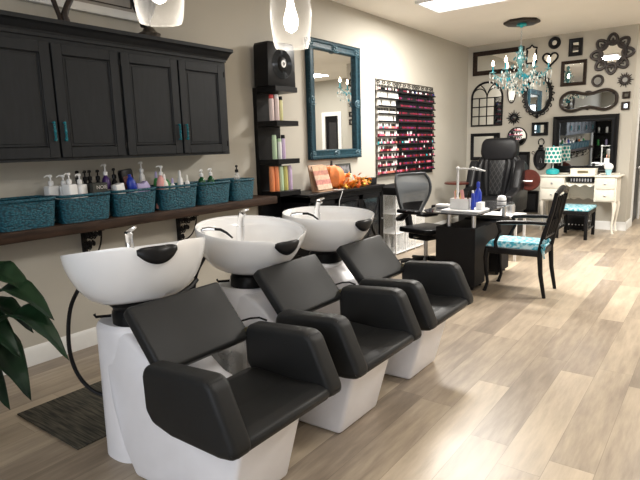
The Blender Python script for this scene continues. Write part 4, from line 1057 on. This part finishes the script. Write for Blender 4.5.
for (a, c) in ((VX0+.06, 1.78), (2.23, VX1-.03)): MB().box(a, c, VY1-.10, VY1-.012, .888, .905, .003).build('back_ledge', K['cream'], t)
t = thing('radio', 'black slotted radio in the open bay of the vanity desk', 'radio', (2.02, 9.17, .771))
MB().box(-.165, .165, -.05, .10, 0, .085, .004).build('case', K['blackmatte'], t)
b = MB(); [b.box(-.15+.04*k, -.13+.04*k, -.054, -.049, .02, .065) for k in range(8)]; b.build('grille', K['steel'], t)
t = thing('table_lamp', 'small turquoise lamp with teal dotted shade on the vanity desk', 'lamp', (1.57, 9.23, .889))
MB().lathe([(.07, 0), (.095, .012), (.103, .04), (.095, .075), (.05, .095), (.02, .10)], n=28).build('base', K['turq'], t)
MB().cyl((0, 0, .095), (0, 0, .20), .012, 12).build('neck', K['white'], t)
o = MB().lathe([(.128, 0), (.120, .25), (.118, .25), (.126, 0)], n=40)
MB_o = o; o = MB()
o.grid(lambda u, v: (([.128, .122, .119, .125][round(v*3)])*math.cos(u*2*PI), ([.128, .122, .119, .125][round(v*3)])*math.sin(u*2*PI), [0, .25, .25, 0][round(v*3)]), 40, 4, closeu=True, closev=True)
sh = o.build('lamp_shade', K['shade'], t, (0, 0, .19)); MB_o.bm.free()
MB().ball((0, 0, .45), .014).build('finial', K['turq'], t)
t = thing('figurine', 'round white shell ornament in a pale blue cup on the vanity desk', 'ornament', (2.38, 9.2, .889))
MB().lathe([(.03, 0), (.035, .01), (.05, .085), (.046, .085), (.03, .012)], n=20).build('cup', K['skyblue'], t)
MB().ball((0, 0, .125), .065, sz=.9, sy=.5).build('shell', K['white'], t)
t = tag(MB().lathe([(.07, 0), (.08, .01), (.075, .012)], n=24).tube([(.05*math.cos(k), .05*math.sin(k), .014) for k in range(7)], .004, 5).build('trinket_dish', K['steel'], None, (2.28, 9.15, .889)), 'flat silver trinket dish beside the white shell ornament', 'dish')

# bench in front of the vanity
t = thing('vanity_bench', 'black bench with turquoise seat in front of the vanity desk', 'bench', (2.06, 8.68, 0))
MB().box(-.22, .22, -.30, .30, .36, .415, .004).build('frame', K['black'], t)
MB().box(-.225, .225, -.305, .305, .415, .455, .012, 3).build('seat_cushion', K['fabric'], t)
for x in (-.195, .195):
    for y in (-.275, .275): MB().box(x-.022, x+.022, y-.022, y+.022, 0, .36, .003).build('leg', K['black'], t)
b = MB()
for x in (-.195, .195):
    b = MB(); b.box(x-.01, x+.01, -.27, .27, .12, .145)
    for k in range(5): b.tube([(x, -.22+.1*k, .14), (x, -.17+.1*k, .25), (x, -.22+.1*k, .36)], .007, 5)
    b.build('side_lattice', K['black'], t)
t = thing('floor_heater', 'small black heater box on the floor under the vanity desk', 'heater', (1.96, 9.28, 0))
MB().box(-.14, .14, -.08, .08, .02, .28, .015).build('case', K['blackmatte'], t)
b = MB(); [b.ball((-.10+.05*k, -.082, .10), .010, 8) for k in range(5)]; b.build('studs', K['white'], t)
for x in (-.11, .11): MB().box(x-.015, x+.015, -.07, .07, 0, .02).build('foot', K['black'], t)

# ------------------------------------------------------------------ mirrors on the back wall
Y = YB-.001
def rect_mirror(name, label, x0, x1, z0, z1, F, m, glass=None, depth=.03, prof=None, tilt=0):
    t = thing(name, label, 'mirror', (0, 0, 0), 0, 'mirrors on the back wall')
    b = MB(); pr = prof or [(0, 0), (0, depth), (F*.25, depth*1.2), (F*.8, depth*.9), (F, depth*.5), (F, .008)]
    P = [(x0, z0, 1, 1), (x1, z0, -1, 1), (x1, z1, -1, -1), (x0, z1, 1, -1)]
    def f(u, v):
        i = round(u*4) % 4; ins, d = pr[round(v*(len(pr)-1))]; x, z, sx, sz = P[i]; return (x+sx*ins, Y-d, z+sz*ins)
    b.grid(f, 4, len(pr), closeu=True); b.build('frame', m, t, ang=25)
    MB().box(x0+F-.002, x1-F+.002, Y-.010, Y-.006, z0+F-.002, z1-F+.002).build('mirror_glass', glass or K['mirror'], t)
    if tilt: t.rotation_euler = (tilt, 0, 0); t.location = Vector((0, Y, z0)) - Matrix.Rotation(tilt, 3, 'X') @ Vector((0, Y, z0))
    return t
FB = K['bronze']; FK = K['black']
rect_mirror('long_mirror', 'long horizontal mirror in dark brown frame left of the chandelier', .10, .97, 2.585, 2.985, .075, K['brownframe'])
rect_mirror('square_mirror', 'small black square mirror between ring mirror and flower mirror', 1.66, 1.86, 2.735, 3.00, .06, FK)
rect_mirror('wood_mirror', 'square mirror in brown wood frame right of the big oval mirror', 1.56, 1.935, 2.285, 2.67, .05, K['brownframe'])
rect_mirror('tiny_mirror', 'tiny square mirror below the sunburst, upper of two', 2.455, 2.56, 2.03, 2.13, .028, FB)
rect_mirror('tiny_mirror', 'tiny square mirror below the sunburst, lower of two', 2.45, 2.56, 1.86, 1.98, .03, FB)
rect_mirror('small_rectangular_mirror', 'small black rectangular mirror left of the big black mirror', 1.14, 1.40, 1.52, 1.735, .045, FK)
rect_mirror('black_mirror', 'big black-framed mirror above the cream vanity desk', 1.485, 2.435, .915, 1.81, .10, FK, depth=.05, tilt=.011, prof=[(0, 0), (0, .05), (.02, .06), (.045, .05), (.06, .035), (.085, .035), (.10, .02), (.10, .008)])
rect_mirror('low_mirror', 'wide black-framed mirror partly behind the massage chair headrest', .085, .605, 1.12, 1.59, .055, FK)
rect_mirror('narrow_mirror', 'black-framed dark mirror right of the massage chair back', .80, 1.125, .92, 1.255, .05, FK, K['darkglass'])
rect_mirror('floor_picture', 'wide black panel low on the wall behind the massage chair', .70, 1.29, .22, .595, .05, FK, K['darkglass'])
def ring_mirror(name, label, cx, cz, rx, rz, gx, gz, m, extra=None, n=48, tube=None):
    t = thing(name, label, 'mirror', (cx, Y, cz), 0, 'mirrors on the back wall')
    b = MB(); pr = [(1, 0, 0), (1, 0, .02), (.8, .2, .034), (.4, .6, .034), (0, 1, .02), (0, 1, .006)]
    def f(u, v):
        a = u*2*PI; o_, i_, d = pr[round(v*(len(pr)-1))]; return ((rx*o_+gx*i_)*math.cos(a), -d, (rz*o_+gz*i_)*math.sin(a))
    b.grid(f, n, len(pr), closeu=True)
    if extra: extra(b)
    b.build('frame', m, t, ang=45)
    g = MB(); g.grid(lambda u, v: ((gx+.002)*math.cos(u*2*PI), -[.0, .010][round(v)], (gz+.002)*math.sin(u*2*PI)), n, 2, closeu=True, capv=True); g.build('mirror_glass', K['mirror'], t)
    return t
ring_mirror('round_mirror', 'small round mirror with thick black ring frame near the ceiling', 1.44, 2.975, .095, .095, .038, .038, FK)
ring_mirror('round_mirror', 'small round mirror in dark frame below the flower mirror', 2.10, 2.325, .09, .095, .052, .057, FB)
def petals(b):
    for k in range(8):
        a = PI/2+k*PI/4; c_, s_ = math.cos(a), math.sin(a)
        loop = []
        for j in range(16):
            q = 2*PI*j/16; rr = .215+.075*math.cos(q); tt = .062*math.sin(q)*(1-.25*math.cos(q)); loop.append((rr*c_-tt*s_, -.022, rr*s_+tt*c_))
        b.tube(loop, .023, 6, True)
        b.tube([(.16*c_, -.02, .16*s_), (.235*c_, -.024, .235*s_)], [.02, .008], 6)
ring_mirror('flower_mirror', 'big round mirror with eight-petal flower frame at the top right', 2.28, 2.705, .205, .205, .155, .155, FB, petals)
def rays(b, n=14, r0=.06, r1=.115):
    for k in range(n):
        a = 2*PI*k/n; r = r1 if k % 2 == 0 else r1*.8; b.tube([(r0*math.cos(a), -.012, r0*math.sin(a)), (r*math.cos(a), -.012, r*math.sin(a))], [.013, .004], 6)
ring_mirror('sunburst_mirror', 'small sunburst mirror with pointed rays right of the round one', 2.475, 2.305, .065, .065, .036, .036, FB, lambda b: rays(b, 18))
ring_mirror('sunburst_mirror', 'small black sunburst mirror right of the arched window mirror', .835, 1.83, .07, .07, .035, .035, FK, lambda b: rays(b, 16, .06, .13))
ring_mirror('round_mirror', 'round black-rimmed mirror just above the massage chair headrest', .90, 1.51, .165, .165, .145, .145, FK)
def orn(b):
    for k in range(22):
        a = 2*PI*k/22; x, z = .225*math.cos(a), .315*math.sin(a)
        sp = [(x+(.012+.026*(1-j/9))*math.cos(a*2+j*.7), -.022, z+(.012+.026*(1-j/9))*math.sin(a*2+j*.7)) for j in range(10)]
        b.tube(sp, .010, 5)
    b.ball((0, -.02, .345), .03); b.ball((0, -.02, -.345), .03)
ring_mirror('ornate_oval_mirror', 'big oval mirror in ornate black scrolled frame below the chandelier', 1.215, 2.18, .225, .315, .175, .265, FK, orn)
def top_orn(b): b.ball((0, -.015, .195), .02)
ring_mirror('slim_oval_mirror', 'slim tall oval mirror between arched and ornate oval mirrors', .785, 2.265, .075, .19, .058, .172, FB, top_orn)
# heart
t = thing('heart_mirror', 'heart-shaped mirror in black frame beside the chandelier', 'mirror', (1.385, Y, 2.735), 0, 'mirrors on the back wall')
hp = [(.0072*16*math.sin(a)**3, .0072*(13*math.cos(a)-5*math.cos(2*a)-2*math.cos(3*a)-math.cos(4*a))) for a in [2*PI*k/40+.001 for k in range(40)]]
MB().tube([(x, -.016, z) for x, z in hp], .015, 8, True).build('frame', FK, t)
MB().prism([(x*.97, z*.97) for x, z in hp], 'y', -.010, -.002).build('mirror_glass', K['mirror'], t)
# arched shield mirror
t = thing('small_arched_mirror', 'small black pointed-top mirror right above the chandelier arms', 'mirror', (1.09, Y, 2.70), 0, 'mirrors on the back wall')
ap = [(-.075, 0), (.075, 0), (.08, .02), (.07, .2), (.085, .235), (.03, .25), (0, .285), (-.03, .25), (-.085, .235), (-.07, .2), (-.08, .02)]
MB().tube([(x, -.014, z) for x, z in ap], .014, 6, True).build('frame', FK, t); MB().prism([(x*.96, z) for x, z in ap], 'y', -.010, -.002).build('mirror_glass', K['mirror'], t)
# arched window mirror
t = thing('arched_window_mirror', 'arched window-pane mirror in black metal at the left of the back wall', 'mirror', (.36, Y, 1.725), 0, 'mirrors on the back wall')
R = .27; zs = .47
arc = [(R*math.cos(a), zs+R*.98*math.sin(a)) for a in [PI*k/20 for k in range(21)]]
outl = [(-R, 0), (R, 0)]+arc[0:]
MB().prism([(R, 0)]+arc+[(-R, 0)], 'y', -.012, -.002).build('mirror_glass', K['mirror'], t)
b = MB(); b.tube([(x, -.018, z) for x, z in [(R, 0)]+arc+[(-R, 0)]], .018, 6, True)
for x in (-R/2, 0, R/2): b.tube([(x, -.018, 0), (x, -.018, zs)], .009, 6)
for z in (.16, .32, .47): b.tube([(-R, -.018, z), (R, -.018, z)], .009, 6)
for cx in (-R, 0, R):
    pts = [(cx+R*math.cos(a), zs+R*math.sin(a)) for a in [PI*k/16 for k in range(17)]]
    pts = [p for p in pts if abs(p[0]) <= R and p[0]**2+(p[1]-zs)**2 <= (R+.005)**2]
    if len(pts) > 1 and cx: b.tube([(x, -.018, z) for x, z in pts], .008, 6)
for s_ in (-1, 1):
    pts = [(s_*R/2+R/2*math.cos(a), zs+R/2*math.sin(a)*1.2) for a in [PI*k/12 for k in range(13)]]
    b.tube([(x, -.018, z) for x, z in pts], .008, 6)
b.build('frame', FK, t)
# bow-tie scroll mirror
t = thing('scroll_mirror', 'wide bow-tie shaped mirror in dark scrolled frame over the big black mirror', 'mirror', (1.98, Y, 2.035), 0, 'mirrors on the back wall')
def bt(a, k=1):
    c_, s_ = math.cos(a), math.sin(a); x = .40*math.copysign(abs(c_)**.7, c_); h_ = .105+.05*math.cos(x/.40*PI*1.0+PI) 
    h_ = .098+.062*math.sin(abs(x)/.40*PI*.72)**2
    z = h_*math.copysign(abs(s_)**.55, s_); return (x*k, z*k)
ol = [bt(2*PI*k/56+.02) for k in range(56)]
MB().tube([(x, -.022, z) for x, z in ol], .033, 8, True, flat=(.8, 1)).build('frame', FB, t)
MB().prism([(x*.97, z*.93) for x, z in ol], 'y', -.012, -.002).build('mirror_glass', K['mirror'], t)
b = MB()
for (x, z) in ((0, .125), (0, -.125)):
    for s_ in (-1, 1): b.tube([(x+s_*(.01+.035*(1-j/10))*math.cos(j*.6), -.03, z+(.022*(1-j/10))*math.sin(j*.6)) for j in range(10)], .009, 6)
    b.ball((x, -.03, z), .022)
b.build('scroll_ornament', FB, t)
# oval lantern-shaped plaque
t = thing('oval_plaque', 'black oval hand mirror hanging from a ring left of the dotted lamp', 'mirror', (1.30, Y, 1.125), 0, 'mirrors on the back wall')
b = MB(); b.tube([(.10*math.cos(2*PI*k/30), -.016, .16*math.sin(2*PI*k/30)) for k in range(30)], .018, 8, True); b.box(-.045, .045, -.03, -.002, .16, .20, .008); b.box(-.03, .03, -.03, -.002, .20, .24, .008)
b.tube([(.045*math.cos(a), -.014, .285+.055*math.sin(a)) for a in [PI*1.25-2*PI*.75*k/14*1.0 for k in range(15)]], .008, 6)
b.build('frame', FK, t); MB().lathe([(.098, -.010), (.098, -.002)], n=30, sy=1.6, axis='y').build('mirror_glass', K['darkglass'], t)
b = MB(); b.tube([(-.02, -.012, -.06), (.0, -.012, .05), (.02, -.012, -.06)], .003, 5); b.build('motif', K['steel'], t)
t = thing('cat_plaque', 'tiny dark hook ornament left of the oval hand mirror', 'ornament', (1.175, Y, 1.235)); MB().tube([(.022*math.cos(k*.6), -.01, .022*math.sin(k*.6)) for k in range(10)], .005, 6).build('hook', FK, t)

# ------------------------------------------------------------------ chandelier
CX, CYc = 1.345, 8.08
t = thing('chandelier', 'turquoise crystal chandelier with lit candle bulbs in front of the mirror wall', 'chandelier', (CX, CYc, 0))
b = MB().prism([(.26*math.cos(PI/8+k*PI/4)*.95, .26*math.sin(PI/8+k*PI/4)) for k in range(8)], 'z', H-.035, H-.001, .012, 2); b.build('ceiling_medallion', K['bronze'], t)
MB().lathe([(.07, H-.06), (.06, H-.035)], n=20).ball((0, 0, H-.06), .03).build('canopy', K['turq'], t)
b = MB(); z = H-.07
while z > 2.76: b.tube([(.010*math.cos(q*PI/3), 0, z+.016*math.sin(q*PI/3)) if int(z*40) % 2 else (0, .010*math.cos(q*PI/3), z+.016*math.sin(q*PI/3)) for q in range(6)], .003, 4, True); z -= .024
b.build('chain', K['steel'], t)
MB().lathe([(.008, 2.30), (.03, 2.33), (.05, 2.38), (.03, 2.43), (.02, 2.47), (.045, 2.52), (.055, 2.58), (.04, 2.66), (.025, 2.71), (.035, 2.74), (.008, 2.77)], n=18).build('body', K['chand'], t)
for k in range(6):
    a = 2*PI*k/6+.28; c_, s_ = math.cos(a), math.sin(a); R_ = .37
    pts = [(.03*c_, .03*s_, 2.40), (.14*c_, .14*s_, 2.32), (.27*c_, .27*s_, 2.33), (R_*c_, R_*s_, 2.41)]
    arm = MB().tube(pts, .009, 8); arm.lathe([(.012, 2.41), (.045, 2.42), (.045, 2.428), (.014, 2.43)], (R_*c_, R_*s_, 0), 14)
    ar = arm.build('arm', K['chand'], t)
    MB().cyl((R_*c_, R_*s_, 2.43), (R_*c_, R_*s_, 2.51), .012, 10).build('candle_sleeve', K['turqmetal'], ar)
    MB().lathe([(.006, 2.51), (.020, 2.53), (.017, 2.555), (.004, 2.595)], (R_*c_, R_*s_, 0), 12).build('candle_bulb', K['flame'], ar)
l = bpy.data.lights.new('chandelier_light', 'POINT'); l.energy = 26; l.color = (1, .86, .68); l.shadow_soft_size = .03
lo = bpy.data.objects.new('chandelier_light', l); COL.objects.link(lo); lo.parent = t; lo.location = (0, 0, 2.62)
b = MB(); rnd = random.Random(9)
def drop(x, y, z, s_, m): b.mi = m; b.lathe([(.001, z), (s_*.5, z-s_*.7), (s_*.35, z-s_*1.6), (.001, z-s_*2.3)], (x, y, 0), 6)
for k in range(6):
    for f_ in range(1, 9):
        a = 2*PI*k/6+.28; r = .05+.045*f_
        for d in range(5):
            aa = a+rnd.uniform(-.25, .25); drop(r*math.cos(aa), r*math.sin(aa), 2.41-.032*d-.07*math.sin(f_/8*PI)+rnd.uniform(-.02, .03), rnd.uniform(.014, .024), rnd.choice((0, 0, 0, 1)))
for ring, (R_, z_) in enumerate(((.06, 2.68), (.09, 2.60), (.12, 2.50), (.20, 2.42), (.15, 2.22), (.09, 2.18), (.05, 2.14))):
    for k in range(22):
        a = 2*PI*k/22+ring*.2; drop(R_*math.cos(a), R_*math.sin(a), z_+rnd.uniform(-.015, .015), .015, rnd.choice((0, 0, 1)))
for k in range(6):
    a0 = 2*PI*k/6+.28; a1 = a0+PI/3
    for j in range(1, 10):
        f_ = j/10; x = .37*(math.cos(a0)*(1-f_)+math.cos(a1)*f_); y = .37*(math.sin(a0)*(1-f_)+math.sin(a1)*f_); drop(x, y, 2.42-.24*f_*(1-f_)*1.6, .013, rnd.choice((0, 1)))
b.mi = 0; b.ball((0, 0, 2.08), .025, 8)
crys = mat('crystal', (.72, .74, .70), .05, metal=.5, var=.25, coat=1)
o = b.build('crystal_drops', [crys, K['turqmetal']], t, ang=10); o['kind'] = 'stuff'
